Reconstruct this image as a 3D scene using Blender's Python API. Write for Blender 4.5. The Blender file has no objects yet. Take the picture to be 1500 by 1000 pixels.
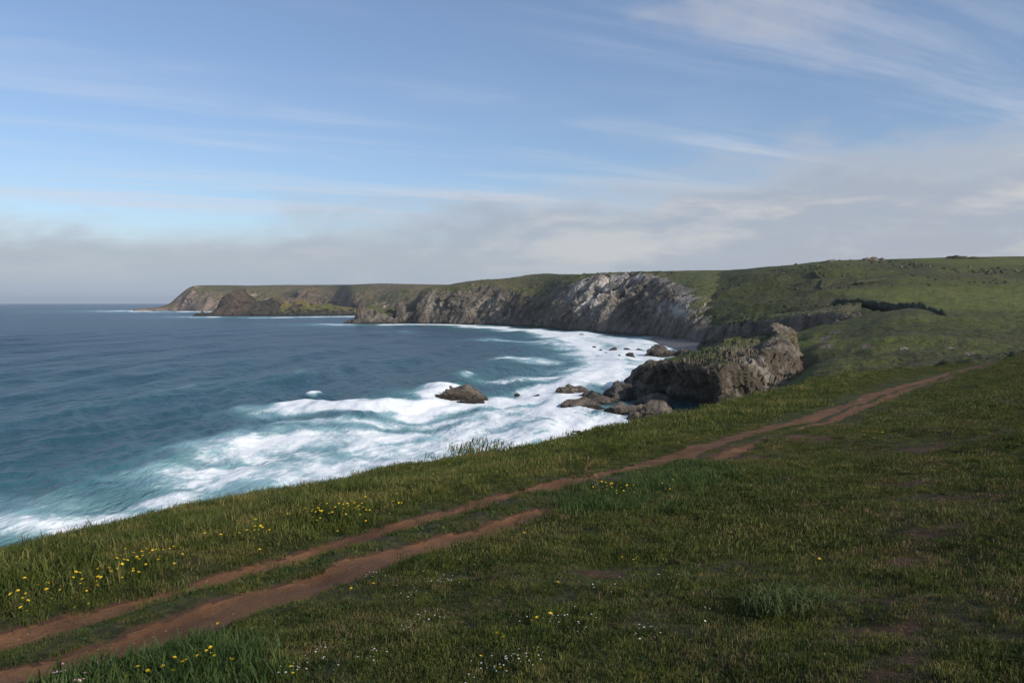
import bpy, math, random
import numpy as np
from math import radians as R

# ------------------------------------------------------------------ camera, sky, sun
sc = bpy.context.scene
C = sc.collection
EYE = 30.0                       # eye height above the sea
F = 1167.0                       # focal length in photograph pixels (1500 wide)
cam = bpy.data.cameras.new('camera')
cam.sensor_width = 36.0
cam.lens = 36.0 * F / 1500.0
cam.shift_y = -59.0 / 1500.0
cam.clip_start = 0.1
cam.clip_end = 90000.0
cam_o = bpy.data.objects.new('camera', cam)
cam_o.location = (0, 0, EYE)
cam_o.rotation_euler = (R(90), 0, 0)
C.objects.link(cam_o)
sc.camera = cam_o
sc.view_settings.view_transform = 'Standard'
sc.view_settings.look = 'None'
sc.view_settings.exposure = 0.0
sc.view_settings.gamma = 1.0
sc.cycles.use_denoising = True
sc.cycles.max_bounces = 6
sc.cycles.volume_bounces = 1
sc.cycles.transparent_max_bounces = 8

SUN_AZ, SUN_EL = R(130), R(27)   # azimuth clockwise from the view direction (+Y)
sun_dir = (math.sin(SUN_AZ) * math.cos(SUN_EL), math.cos(SUN_AZ) * math.cos(SUN_EL), math.sin(SUN_EL))
sl = bpy.data.lights.new('sun', 'SUN')
sl.energy = 4.2
sl.angle = R(0.6)
sl.color = (1.0, 0.93, 0.82)
so = bpy.data.objects.new('sun', sl)
from mathutils import Vector
so.rotation_euler = Vector(sun_dir).to_track_quat('Z', 'Y').to_euler()
so.location = (200, -200, 300)
C.objects.link(so)

class NT:
    """small helper to wire node trees"""
    def __init__(s, tree):
        s.t = tree; s.n = tree.nodes; s.l = tree.links
    def new(s, typ, **kw):
        nd = s.n.new(typ)
        for k, v in kw.items(): setattr(nd, k, v)
        return nd
    def link(s, a, b): s.l.new(a, b)
    def put(s, sock, v):
        if isinstance(v, bpy.types.NodeSocket): s.link(v, sock)
        elif v is not None: sock.default_value = v
    def math(s, op, a, b=None, c=None, clamp=False):
        nd = s.new('ShaderNodeMath', operation=op, use_clamp=clamp)
        s.put(nd.inputs[0], a); s.put(nd.inputs[1], b); s.put(nd.inputs[2], c)
        return nd.outputs[0]
    def mix(s, f, a, b, blend='MIX'):
        nd = s.new('ShaderNodeMix', data_type='RGBA', blend_type=blend)
        s.put(nd.inputs[0], f)
        for i, v in ((6, a), (7, b)):
            if isinstance(v, tuple) and len(v) == 3: v = (*v, 1)
            s.put(nd.inputs[i], v)
        return nd.outputs[2]
    def noise(s, vec, scale, detail=4, rough=.55, dist=0.0):
        nd = s.new('ShaderNodeTexNoise')
        nd.inputs['Scale'].default_value = scale
        nd.inputs['Detail'].default_value = detail
        nd.inputs['Roughness'].default_value = rough
        nd.inputs['Distortion'].default_value = dist
        if vec is not None: s.link(vec, nd.inputs['Vector'])
        return nd.outputs[0]
    def step(s, v, a, b, x=0.0, y=1.0):
        nd = s.new('ShaderNodeMapRange', interpolation_type='SMOOTHSTEP')
        s.put(nd.inputs[0], v)
        for i, q in ((1, a), (2, b), (3, x), (4, y)): s.put(nd.inputs[i], q)
        return nd.outputs[0]
    def scalevec(s, vec, sx, sy, sz, loc=(0, 0, 0)):
        nd = s.new('ShaderNodeMapping')
        nd.inputs['Scale'].default_value = (sx, sy, sz)
        nd.inputs['Location'].default_value = loc
        s.link(vec, nd.inputs['Vector'])
        return nd.outputs[0]
    def attr(s, name):
        nd = s.new('ShaderNodeAttribute', attribute_name=name)
        return nd

def build_world():
    w = bpy.data.worlds.new('World'); sc.world = w; w.use_nodes = True
    t = NT(w.node_tree); t.n.clear()
    out = t.new('ShaderNodeOutputWorld'); bg = t.new('ShaderNodeBackground')
    sky = t.new('ShaderNodeTexSky', sky_type='NISHITA')
    sky.sun_disc = False
    sky.sun_elevation = SUN_EL
    sky.sun_rotation = SUN_AZ
    sky.altitude = 30; sky.air_density = 1.0; sky.dust_density = 0.7; sky.ozone_density = 1.6
    d = t.new('ShaderNodeTexCoord').outputs['Generated']
    sep = t.new('ShaderNodeSeparateXYZ'); t.link(d, sep.inputs[0])
    x, y, z = sep.outputs
    # high thin streaks: direction projected on a flat cloud layer
    zz = t.math('MAXIMUM', t.math('ADD', z, 0.06), 0.02)
    cv = t.new('ShaderNodeCombineXYZ')
    t.link(t.math('DIVIDE', x, zz), cv.inputs[0]); t.link(t.math('DIVIDE', y, zz), cv.inputs[1])
    pl = cv.outputs[0]
    rot = t.new('ShaderNodeMapping'); rot.inputs['Rotation'].default_value = (0, 0, R(-24))
    t.link(pl, rot.inputs[0])
    st = t.noise(t.scalevec(rot.outputs[0], .38, 1.9, 1, (3.1, 1.7, 0)), 1.0, 6, .6, .5)
    veil = t.noise(t.scalevec(rot.outputs[0], .3, .6, 1, (5.3, 2.2, 0)), 1.0, 4, .55, .3)
    east = t.step(x, -.35, .45)
    cir = t.math('MULTIPLY', t.step(st, .42, .76), t.step(veil, .33, .6))
    cir = t.math('MULTIPLY', cir, .8, clamp=True)
    # patches of broken cloud over the land
    pn = t.noise(t.scalevec(d, 3.4, 3.4, 7.5, (2.0, 0.4, 1.3)), 1.0, 8, .56, .35)
    thr = t.math('SUBTRACT', .62, t.math('MULTIPLY', east, .15))
    pat = t.math('MULTIPLY', t.step(pn, thr, t.math('ADD', thr, .2)), .5)
    # low bank along the horizon
    bn = t.noise(t.scalevec(d, 5.2, 5.2, 13, (0.3, 7.7, 2.0)), 1.0, 8, .57, .2)
    top = t.math('ADD', t.math('MULTIPLY_ADD', east, .075, .098), t.math('MULTIPLY', t.math('SUBTRACT', bn, .5), .15))
    bank = t.math('MULTIPLY', t.step(t.math('SUBTRACT', top, z), -.025, .045), .8)
    lump = t.noise(t.scalevec(d, 5, 5, 19, (1.0, 3.0, 0)), 1.0, 7, .58, .2)
    rim = t.step(t.math('SUBTRACT', top, z), .045, .0)
    lit = t.math('MAXIMUM', t.step(lump, .44, .62), t.math('MULTIPLY', rim, .8))
    lit = t.math('MULTIPLY', lit, t.math('MULTIPLY_ADD', east, .6, .4))
    bankcol = t.mix(lit, (3.1, 3.36, 3.95), (4.85, 4.7, 4.65))
    bankcol = t.mix(t.step(z, .0, .06), (2.75, 3.3, 4.3), bankcol)
    base = t.mix(1.0, sky.outputs[0], (.80, .87, 1.0), 'MULTIPLY')
    base = t.mix(.12, base, (3.8, 4.6, 5.9))
    c = t.mix(cir, base, (5.0, 5.3, 6.0))
    c = t.mix(pat, c, (4.1, 4.15, 4.55))
    c = t.mix(bank, c, bankcol)
    t.link(c, bg.inputs[0]); bg.inputs[1].default_value = 0.13
    t.link(bg.outputs[0], out.inputs[0])
build_world()

# ------------------------------------------------------------------ noise and helpers
_rng = np.random.RandomState(7)
_perm = np.tile(_rng.permutation(256), 3)
_grad = _rng.normal(size=(256, 3)); _grad /= np.linalg.norm(_grad, axis=1)[:, None]
def perlin(p):
    p = np.asarray(p, float)
    i = np.floor(p).astype(int); f = p - i; i &= 255
    u = f * f * f * (f * (f * 6 - 15) + 10)
    r = 0
    for dx in (0, 1):
        wx = u[..., 0] if dx else 1 - u[..., 0]
        for dy in (0, 1):
            wy = u[..., 1] if dy else 1 - u[..., 1]
            for dz in (0, 1):
                wz = u[..., 2] if dz else 1 - u[..., 2]
                h = _perm[_perm[_perm[i[..., 0] + dx] + i[..., 1] + dy] + i[..., 2] + dz]
                g = _grad[h]
                r = r + wx * wy * wz * (g[..., 0] * (f[..., 0] - dx) + g[..., 1] * (f[..., 1] - dy) + g[..., 2] * (f[..., 2] - dz))
    return r * 1.5
def fbm(p, oc=4, gain=.5):
    p = np.asarray(p, float); r = 0; a = 1
    for k in range(oc):
        r = r + a * perlin(p + 17.3 * k); p = p * 2.03; a *= gain
    return r
def ridged(p, oc=4, gain=.5):
    p = np.asarray(p, float); r = 0; a = 1
    for k in range(oc):
        r = r + a * (1 - 2 * np.abs(perlin(p + 9.1 * k))); p = p * 2.07; a *= gain
    return r
def facets(p, seed=0):
    """broken-rock relief: every Voronoi cell is a tilted flat face"""
    p = np.asarray(p, float) + seed * 3.77; sh = p.shape[:-1]; p = p.reshape(-1, 3)
    i = np.floor(p).astype(int); best = np.full(len(p), 1e9); val = np.zeros(len(p))
    for dx in (-1, 0, 1):
        for dy in (-1, 0, 1):
            for dz in (-1, 0, 1):
                c = i + [dx, dy, dz]; m = c & 255
                h = _perm[_perm[_perm[m[:, 0]] + m[:, 1]] + m[:, 2]]
                fp = c + .5 + .45 * _grad[h]
                q = p - fp; d = (q * q).sum(1); k = d < best
                h2 = _perm[h + 31]
                v = (h2 / 255. - .5) * .9 + 1.1 * (q * _grad[_perm[h2 + 77]]).sum(1)
                best = np.where(k, d, best); val = np.where(k, v, val)
    return val.reshape(sh)
def smooth(x, a, b):
    t = np.clip((np.asarray(x, float) - a) / (b - a), 0, 1)
    return t * t * (3 - 2 * t)
def sp(x, w):                                    # softplus
    return w * np.logaddexp(0, np.asarray(x, float) / w)
def xyz(x, y, z=0):
    x, y, z = np.broadcast_arrays(np.asarray(x, float), y, z)
    return np.stack([x, y, z], -1)
def P(px, py, Y):                                # photograph pixel at forward distance Y -> world point
    return np.array([(px - 750) / F * Y, Y, EYE - (py - 441) / F * Y])
def sea_at(px, py):
    return P(px, py, EYE * F / (py - 441))

def mesh_from(name, verts, faces, mat=None, attrs=None, smooth_sh=True):
    """verts (N,3), faces (M,4) or (M,3) numpy -> linked mesh object"""
    me = bpy.data.meshes.new(name)
    verts = np.asarray(verts, np.float32); faces = np.asarray(faces, np.int32)
    n = faces.shape[1]
    me.vertices.add(len(verts)); me.vertices.foreach_set('co', verts.ravel())
    me.loops.add(faces.size); me.loops.foreach_set('vertex_index', faces.ravel())
    me.polygons.add(len(faces))
    me.polygons.foreach_set('loop_start', np.arange(0, faces.size, n, dtype=np.int32))
    me.polygons.foreach_set('loop_total', np.full(len(faces), n, np.int32))
    me.polygons.foreach_set('use_smooth', np.full(len(faces), smooth_sh, bool))
    me.update(calc_edges=True); me.validate()
    for k, v in (attrs or {}).items():
        a = me.attributes.new(k, 'FLOAT', 'POINT'); a.data.foreach_set('value', np.asarray(v, np.float32).ravel())
    if mat: me.materials.append(mat)
    o = bpy.data.objects.new(name, me); C.objects.link(o)
    return o
def grid_faces(nu, nv, closed=False):
    i, j = np.meshgrid(np.arange(nu if closed else nu - 1), np.arange(nv - 1), indexing='ij')
    i2 = (i + 1) % nu
    a = i * nv + j; b = i2 * nv + j
    return np.stack([a, b, b + 1, a + 1], -1).reshape(-1, 4)
def grid_normals(G):
    du = np.gradient(G, axis=0); dv = np.gradient(G, axis=1)
    n = np.cross(du, dv); n /= np.linalg.norm(n, axis=-1, keepdims=True) + 1e-9
    return n
def tag(o, label=None, cat=None, group=None, kind=None):
    if label: o['label'] = label
    if cat: o['category'] = cat
    if group: o['group'] = group
    if kind: o['kind'] = kind
    return o
def catmull(A, counts):
    """Catmull-Rom along axis 0 with counts[i] samples in segment i"""
    A = np.asarray(A, float); n = len(A); out = []
    if n == 2:
        for k in range(counts[0]): out.append(A[0] + (A[1] - A[0]) * k / counts[0])
        return np.array(out + [A[1]])
    L = [float(np.linalg.norm((A[q + 1] - A[q])[..., :3], axis=-1).mean()) + 1e-6 for q in range(n - 1)]
    def tangent(q):
        if q == 0: return (A[1] - A[0]) / L[0]
        if q == n - 1: return (A[-1] - A[-2]) / L[-1]
        return ((A[q] - A[q - 1]) / L[q - 1] * L[q] + (A[q + 1] - A[q]) / L[q] * L[q - 1]) / (L[q] + L[q - 1])
    T = [tangent(q) for q in range(n)]
    for s in range(n - 1):
        p1 = A[s]; p2 = A[s + 1]; m1 = T[s] * min(L[s], 1.3 * L[max(s - 1, 0)]); m2 = T[s + 1] * min(L[s], 1.3 * L[min(s + 1, n - 2)])
        for k in range(counts[s]):
            t = k / counts[s]; t2 = t * t; t3 = t2 * t
            out.append((2 * t3 - 3 * t2 + 1) * p1 + (t3 - 2 * t2 + t) * m1 + (-2 * t3 + 3 * t2) * p2 + (t3 - t2) * m2)
    out.append(A[-1])
    return np.array(out)
def lattice(st, cu, cv):
    """stations x rows x channels -> dense grid"""
    A = catmull(np.asarray(st, float), cu)
    return np.swapaxes(catmull(np.swapaxes(A, 0, 1), cv), 0, 1)

# ------------------------------------------------------------------ materials
MAT = {}
def new_mat(name):
    m = bpy.data.materials.new(name); m.use_nodes = True
    t = NT(m.node_tree); b = t.n['Principled BSDF']; MAT[name] = m
    b.inputs['Specular IOR Level'].default_value = .25
    return m, t, b
def bump(t, b, h, strength, dist):
    nd = t.new('ShaderNodeBump'); nd.inputs['Strength'].default_value = strength; nd.inputs['Distance'].default_value = dist
    t.link(h, nd.inputs['Height']); t.link(nd.outputs[0], b.inputs['Normal'])

def land_mat(name, s, rock=((.058, .049, .041), (.165, .14, .11)), grass=((.040, .052, .014), (.098, .105, .030)), brown=(.12, .095, .05)):
    """rock and turf split by the vertex attribute 'turf' (0 rock .. 1 turf), s = size of the grain in metres"""
    m, t, b = new_mat(name)
    pos = t.new('ShaderNodeNewGeometry').outputs['Position']
    turf = t.attr('turf').outputs['Fac']; pale = t.attr('pale').outputs['Fac']; field = t.attr('field').outputs['Fac']
    n1 = t.noise(pos, 1 / (9 * s), 6, .62); n2 = t.noise(pos, 1 / (2.2 * s), 5, .62); n3 = t.noise(t.scalevec(pos, 1, 1, .3), 1 / (5 * s), 5, .6, .4)
    big = t.noise(pos, 1 / (45 * s), 4, .55)
    rk = t.mix(t.step(n3, .32, .68), rock[0], rock[1])
    rk = t.mix(t.math('MULTIPLY', t.step(big, .5, .68), .45), rk, (.15, .105, .07))
    rk = t.mix(t.math('MULTIPLY', pale, t.step(n1, .36, .6)), rk, (.50, .45, .39))
    rk = t.mix(t.math('MULTIPLY', t.step(n2, .56, .74), .5), rk, (.045, .04, .034))
    if s < 4:                                     # dark weed and lichen of the tidal zone
        sz = t.new('ShaderNodeSeparateXYZ'); t.link(pos, sz.inputs[0])
        wet = t.step(t.math('ADD', sz.outputs[2], t.math('MULTIPLY', t.math('SUBTRACT', n1, .5), 7.0 * min(s, 1.2))), 1.1 + s, .2 + .4 * s)
        rk = t.mix(t.math('MULTIPLY', wet, .85), rk, (.019, .016, .012))
    gr = t.mix(t.step(n2, .34, .66), grass[0], grass[1])
    gr = t.mix(t.math('MULTIPLY', t.step(big, .44, .64), .6), gr, brown)
    gr = t.mix(t.math('MULTIPLY', t.step(n1, .56, .70), .4), gr, (.03, .036, .013))
    gr = t.mix(field, gr, t.mix(t.step(n1, .3, .7), (.074, .088, .013), (.104, .114, .020)))
    k = t.math('ADD', turf, t.math('MULTIPLY', t.math('SUBTRACT', n2, .5), .8))
    c = t.mix(t.step(k, .42, .58), rk, gr)
    t.link(c, b.inputs['Base Color']); b.inputs['Roughness'].default_value = .9
    h = t.math('ADD', n2, t.math('MULTIPLY', n1, 2.0))
    bump(t, b, h, .9, 1.3 * s)
    return m

def sea_mat():
    m, t, b = new_mat('sea_water')
    pos = t.new('ShaderNodeNewGeometry').outputs['Position']
    foam = t.math('MULTIPLY', t.attr('foam').outputs['Fac'], .92); shoal = t.attr('shoal').outputs['Fac']
    # foam lace: warped noise at two sizes
    wv = t.scalevec(pos, .55, .38, 1)
    f1 = t.noise(wv, .2, 8, .68, .7); f2 = t.noise(wv, 1.1, 5, .65, .7); f3 = t.noise(wv, .05, 4, .6, .6)
    pat = t.math('ADD', t.math('MULTIPLY', f1, .62), t.math('ADD', t.math('MULTIPLY', f2, .2), t.math('MULTIPLY', f3, .18)))
    lo = t.math('SUBTRACT', .80, t.math('MULTIPLY', foam, .56))
    fm = t.step(pat, lo, t.math('ADD', lo, .17))
    col = t.mix(shoal, (.009, .037, .058), (.060, .195, .21))
    milk = t.math('MULTIPLY', t.step(t.math('ADD', foam, t.math('MULTIPLY', t.math('SUBTRACT', f3, .5), 1.1)), .22, .80), .78)
    col = t.mix(milk, col, (.36, .55, .575))
    col = t.mix(fm, col, (.84, .86, .87))
    t.link(col, b.inputs['Base Color'])
    t.put(b.inputs['Roughness'], t.math('MULTIPLY_ADD', fm, .5, .3))
    b.inputs['IOR'].default_value = 1.333
    b.inputs['Specular IOR Level'].default_value = .28
    w1 = t.noise(t.scalevec(pos, .55, .2, 1), .42, 6, .62, .3); w2 = t.noise(t.scalevec(pos, .7, .45, 1), 1.6, 4, .6)
    w0 = t.noise(t.scalevec(pos, .6, .22, 1), .075, 5, .6, .4)
    h = t.math('ADD', t.math('MULTIPLY', w1, 1.0), t.math('MULTIPLY', w2, .18))
    h = t.math('ADD', h, t.math('MULTIPLY', w0, 4.0))
    nd = t.new('ShaderNodeBump'); nd.inputs['Distance'].default_value = 2.0
    t.put(nd.inputs['Strength'], t.math('MULTIPLY_ADD', t.math('MAXIMUM', fm, milk), -.82, 1.0))
    t.link(h, nd.inputs['Height']); t.link(nd.outputs[0], b.inputs['Normal'])
    return m

def turf_mat():
    m, t, b = new_mat('turf_soil')
    pos = t.new('ShaderNodeNewGeometry').outputs['Position']
    bare = t.attr('bare').outputs['Fac']
    n1 = t.noise(pos, 1.1, 6, .6); n2 = t.noise(pos, 9, 5, .65); n3 = t.noise(pos, .25, 4, .55)
    c = t.mix(t.step(n2, .35, .65), (.020, .024, .008), (.078, .076, .022))
    c = t.mix(t.math('MULTIPLY', t.step(n1, .5, .66), .55), c, (.078, .058, .028))
    c = t.mix(t.math('MULTIPLY', t.step(n3, .5, .7), .4), c, (.05, .065, .016))
    k = t.math('ADD', bare, t.math('MULTIPLY', t.math('SUBTRACT', n2, .5), .7))
    c = t.mix(t.step(k, .35, .65), c, t.mix(n1, (.07, .035, .022), (.125, .065, .040)))
    t.link(c, b.inputs['Base Color']); b.inputs['Roughness'].default_value = .95
    bump(t, b, t.math('ADD', n2, t.math('MULTIPLY', t.noise(pos, 45, 4, .7), .7)), 1.0, .07)
    return m
def dirt_mat():
    m, t, b = new_mat('red_dirt')
    pos = t.new('ShaderNodeNewGeometry').outputs['Position']
    n1 = t.noise(pos, 1.3, 5, .6); n2 = t.noise(pos, 14, 6, .65); n3 = t.noise(pos, 70, 3, .6)
    c = t.mix(t.step(n1, .3, .7), (.105, .049, .022), (.172, .086, .041))
    c = t.mix(t.math('MULTIPLY', t.step(n2, .52, .72), .6), c, (.06, .029, .017))
    c = t.mix(t.math('MULTIPLY', t.step(n3, .64, .7), .5), c, (.20, .14, .10))
    t.link(c, b.inputs['Base Color']); b.inputs['Roughness'].default_value = .95
    bump(t, b, t.math('ADD', n2, t.math('MULTIPLY', n3, .35)), .8, .04)
    return m
def leaf_mat(name, dark, light, dry, dryk=.35):
    m, t, b = new_mat(name)
    pos = t.new('ShaderNodeNewGeometry').outputs['Position']
    rnd = t.new('ShaderNodeObjectInfo').outputs['Random']
    n1 = t.noise(pos, .55, 4, .6); n2 = t.noise(pos, 3.0, 3, .6)
    c = t.mix(t.step(n2, .3, .7), dark, light)
    k = t.math('MULTIPLY', t.step(t.math('ADD', n1, t.math('MULTIPLY', t.math('SUBTRACT', rnd, .5), .5)), .5, .78), dryk, clamp=True)
    c = t.mix(k, c, dry)
    hs = t.new('ShaderNodeHueSaturation'); t.link(c, hs.inputs['Color'])
    t.put(hs.inputs['Value'], t.math('MULTIPLY_ADD', rnd, .5, .75))
    t.link(hs.outputs[0], b.inputs['Base Color'])
    b.inputs['Roughness'].default_value = .6
    # some light through the blades
    tr = t.new('ShaderNodeBsdfTranslucent'); t.link(hs.outputs[0], tr.inputs[0])
    mx = t.new('ShaderNodeMixShader'); mx.inputs[0].default_value = .3
    t.link(b.outputs[0], mx.inputs[1]); t.link(tr.outputs[0], mx.inputs[2])
    t.link(mx.outputs[0], t.n['Material Output'].inputs[0])
    return m
def plain_mat(name, c1, c2, scale, rough=.7):
    m, t, b = new_mat(name)
    pos = t.new('ShaderNodeNewGeometry').outputs['Position']
    rnd = t.new('ShaderNodeObjectInfo').outputs['Random']
    n = t.noise(pos, scale, 4, .6)
    t.link(t.mix(t.math('MULTIPLY_ADD', n, .7, t.math('MULTIPLY', rnd, .3)), c1, c2), b.inputs['Base Color'])
    b.inputs['Roughness'].default_value = rough
    return m

land_mat('far_cliff', 4.5, rock=((.12, .085, .065), (.25, .18, .14)), grass=((.075, .075, .028), (.125, .11, .05)), brown=(.16, .115, .07))
land_mat('cliff', 2.0)
land_mat('island_rock', 3.0, rock=((.020, .018, .016), (.06, .05, .038)), grass=((.07, .075, .02), (.14, .125, .03)), brown=(.2, .14, .04))
land_mat('hillside', 1.6, grass=((.025, .032, .008), (.060, .065, .016)), brown=(.064, .056, .024))
land_mat('near_rock', .8, rock=((.034, .028, .020), (.125, .10, .068)), grass=((.04, .05, .014), (.09, .1, .03)), brown=(.15, .115, .05))
sea_mat(); turf_mat(); dirt_mat()
leaf_mat('short_grass', (.034, .053, .010), (.100, .118, .021), (.18, .14, .05), .5)
leaf_mat('dead_grass', (.10, .075, .032), (.22, .165, .075), (.13, .07, .035), .6)
leaf_mat('long_grass', (.036, .060, .010), (.112, .134, .024), (.23, .185, .065), .65)
leaf_mat('lush_grass', (.026, .058, .014), (.075, .118, .030), (.10, .12, .035), .35)
leaf_mat('tussock_grass', (.036, .062, .018), (.105, .135, .045), (.17, .15, .06), .5)
leaf_mat('dry_stalk', (.13, .085, .04), (.22, .15, .07), (.16, .07, .035), .5)
plain_mat('yellow_petal', (.62, .40, .01), (.78, .56, .03), 20)
plain_mat('white_petal', (.5, .46, .46), (.7, .68, .68), 20)
plain_mat('pink_petal', (.55, .34, .40), (.7, .5, .55), 20)
plain_mat('hedge_leaf', (.010, .014, .006), (.052, .058, .020), 2.4)

# ------------------------------------------------------------------ foreground slope
UA = np.array([.525, .851]); UB = np.array([-.851, .525])      # along the track, across it towards the sea
LOW_B = ([-12, 0, 11, 19, 34, 55, 76, 100], [6.3, 6.2, 6.15, 5.9, 5.45, 5.2, 2.6, -1.4])
UPP_B = ([-12, 0, 13, 19, 26, 34, 55, 76, 100], [7.6, 7.5, 7.5, 7.1, 6.75, 6.45, 6.25, 3.7, -.2])
LOW_W = ([-12, 7, 10.5, 13.0, 18.2, 19.2, 21, 22.5, 30, 36, 60, 100], [.43, .41, .28, -.14, -.2, .26, .26, .0, .18, .30, .25, .1])
UPP_W = ([-12, 6, 13, 17, 20, 40, 70, 100], [.25, .26, .28, .30, .38, .42, .45, .45])
EDGE = 17.0
BARE = [(1330, 712, .5), (1350, 660, .8), (1100, 842, .30), (1340, 838, .35), (1310, 925, .25), (1075, 668, .7), (1060, 655, .5), (1420, 730, .5), (1180, 640, .7), (1240, 625, .9), (700, 905, .25), (880, 840, .2), (1380, 780, .3)]
def ab(x, y): return x * UA[0] + y * UA[1], x * UB[0] + y * UB[1]
def ruts(a, b, x, y):
    w = .05 * perlin(xyz(x * .9, y * .9, 3)) + .06 * perlin(xyz(x * 3.7, y * 3.7, 8)) + .03 * perlin(xyz(x * 11, y * 11, 2))
    dl = np.interp(a, *LOW_W) + w - np.abs(b - np.interp(a, *LOW_B))
    du = np.interp(a, *UPP_W) + w - np.abs(b - np.interp(a, *UPP_B))
    return np.maximum(dl, du)                                   # > 0 inside a rut
def ground_z(x, y, relief=True):
    x = np.asarray(x, float); y = np.asarray(y, float)
    a, b = ab(x, y)
    A = .063 * a - .034 * sp(a - 44, 8) + .34 * sp(a - 103 - .15 * b, 3.5)
    be = EDGE + 1.4 * perlin(xyz(a / 14, 3.3, .2)) + .9 * perlin(xyz(a / 4.5, 8.3, .2))
    B = .25 * b - .16 * sp(b - 2.5, .8) + .06 * sp(b - 7.5, .8) + .02 * sp(-b - 14, 4) * 2 + .5 * sp(b - be, .7) + .9 * sp(b - be - 4, 2)
    z = EYE - 1.65 - A - B
    z = z + .20 * fbm(xyz(x / 9, y / 9, 1.7), 3) + .075 * fbm(xyz(x / 1.4, y / 1.4, 4.2), 3)
    if relief:
        r = ruts(a, b, x, y)
        z = z - (.07 * smooth(r, -.18, .10) + .015 * smooth(r, .0, .25)) * (1 - .75 * smooth(a, 12, 22))
        mid = np.exp(-((b - .5 * (np.interp(a, *LOW_B) + np.interp(a, *UPP_B))) / .28) ** 2) * smooth(-a, -20, -10)
        z = z + .03 * mid * (1 + .6 * perlin(xyz(a * 1.2, b, 0)))
        z = z + .22 * np.exp(-((b - 9.6) / 1.2) ** 2) * smooth(-a, -45, -10)
    return np.maximum(z, -2.0)
def ground_hit(px, py):
    """where the sight line through a photograph pixel meets the slope"""
    d = np.array([(px - 750) / F, 1.0, -(py - 441) / F])
    t = np.concatenate([np.linspace(1.5, 40, 700), np.linspace(40.2, 140, 500)])
    x, y, z = d[0] * t, d[1] * t, EYE + d[2] * t
    k = np.nonzero((ground_z(x, y, False) >= z) & (ab(x, y)[1] < EDGE + 2.5))[0]
    if len(k) == 0: return ground_hit(px, py + 2)
    t1 = t[k[0]]
    return np.array([d[0] * t1, t1, float(ground_z(d[0] * t1, t1))])
BARE_W = []
for px, py, r in BARE:
    h = ground_hit(px, py)
    if h is not None: BARE_W.append((h[0], h[1], r * 1.6, 1.0))
worn = [(1420, 580), (1395, 605), (1370, 640), (1350, 680), (1340, 730), (1332, 790), (1325, 840), (1318, 900), (1305, 960), (1290, 1010)]   # faint worn line down the turf
for (p0, q0), (p1, q1) in zip(worn[:-1], worn[1:]):
    for f in (0, .33, .66):
        h = ground_hit(p0 + (p1 - p0) * f, q0 + (q1 - q0) * f); BARE_W.append((h[0], h[1], (.34 + .015 * h[1]), .8))
def bare_at(x, y):
    v = np.zeros(np.shape(x))
    for bx, by, r, k in BARE_W:
        v = np.maximum(v, k * np.exp(-((x - bx) ** 2 + (y - by) ** 2) / (r * r)))
    return v * (.65 + .7 * perlin(xyz(np.asarray(x) * 1.7, np.asarray(y) * 1.7, 5)))

def build_foreground():
    aa = np.concatenate([np.linspace(-14, 2, 60)[:-1], np.linspace(2, 30, 330)[:-1], np.linspace(30, 104, 230)[:-1], np.linspace(104, 190, 45)])
    bb = np.concatenate([np.linspace(-75, -14, 34)[:-1], np.linspace(-14, 4.6, 110)[:-1], np.linspace(4.6, 8.6, 84)[:-1], np.linspace(8.6, 19, 70)[:-1], np.linspace(19, 48, 30)])
    a, b = np.meshgrid(aa, bb, indexing='ij')
    x = a * UA[0] + b * UB[0]; y = a * UA[1] + b * UB[1]
    z = ground_z(x, y)
    V = np.stack([x, y, z], -1).reshape(-1, 3)
    Fc = grid_faces(len(aa), len(bb))
    r = ruts(a, b, x, y).reshape(-1)
    inside = r[Fc].mean(1) > .0
    bare = np.maximum(bare_at(x, y).reshape(-1), smooth(r, -.12, .02))
    for nm, sel, mt in (('ground', ~inside, 'turf_soil'), ('dirt_track', inside, 'red_dirt')):
        f = Fc[sel]; u, inv = np.unique(f, return_inverse=True)
        o = mesh_from(nm, V[u], inv.reshape(-1, 4), MAT[mt], {'bare': bare[u]})
        tag(o, kind='structure')
build_foreground()

# ------------------------------------------------------------------ coast
def displace(G, amp, parts, direction=None):
    n = grid_normals(G)
    d = 0
    for kind, size, zs, k, oc, seed in parts:
        S = G.copy(); S[..., 0] -= .55 * S[..., 2]           # beds dip towards the sea
        p = S * np.array([1 / size, 1 / size, zs / size]) + seed
        if kind == 'v': q = facets(p + .25 * fbm(p * 1.7, 2)[..., None], seed)
        elif kind == 'r': q = ridged(p, oc); q = q - q.mean()
        else: q = fbm(p, oc)
        d = d + k * q
    return G + n * (d * amp)[..., None]
def land(name, st, cu, cv, mat, parts, amp_rows, turf_rows, slope_k=(.55, .8), extra=None, fac=None, fine=1):
    """st: stations x rows of world points"""
    nS = len(st)
    full = np.concatenate([np.asarray(st, float), np.broadcast_to(np.array([amp_rows, turf_rows]).T, (nS, len(amp_rows), 2))], -1)
    if fac is not None: full[..., 3] *= np.asarray(fac, float)[:, None]
    D = lattice(full, [int(c * fine) for c in cu], [int(c * fine) for c in cv])
    G = D[..., :3].copy(); amp = D[..., 3]; tb = D[..., 4]
    G = displace(G, amp, parts)
    n = grid_normals(G); up = np.abs(n[..., 2])
    turf = np.clip(smooth(up, *slope_k) * .75 + tb, 0, 1)
    at = {'turf': turf, 'pale': np.zeros_like(turf), 'field': np.zeros_like(turf)}
    if extra: extra(G, at, up)
    o = mesh_from(name, G.reshape(-1, 3), grid_faces(*G.shape[:2]), MAT[mat], at, smooth_sh=mat not in ('near_rock', 'cliff', 'island_rock'))
    return o

def blob(G, c, r):
    d = (G - np.asarray(c)) / np.asarray(r)
    return np.exp(-(d ** 2).sum(-1))

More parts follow.
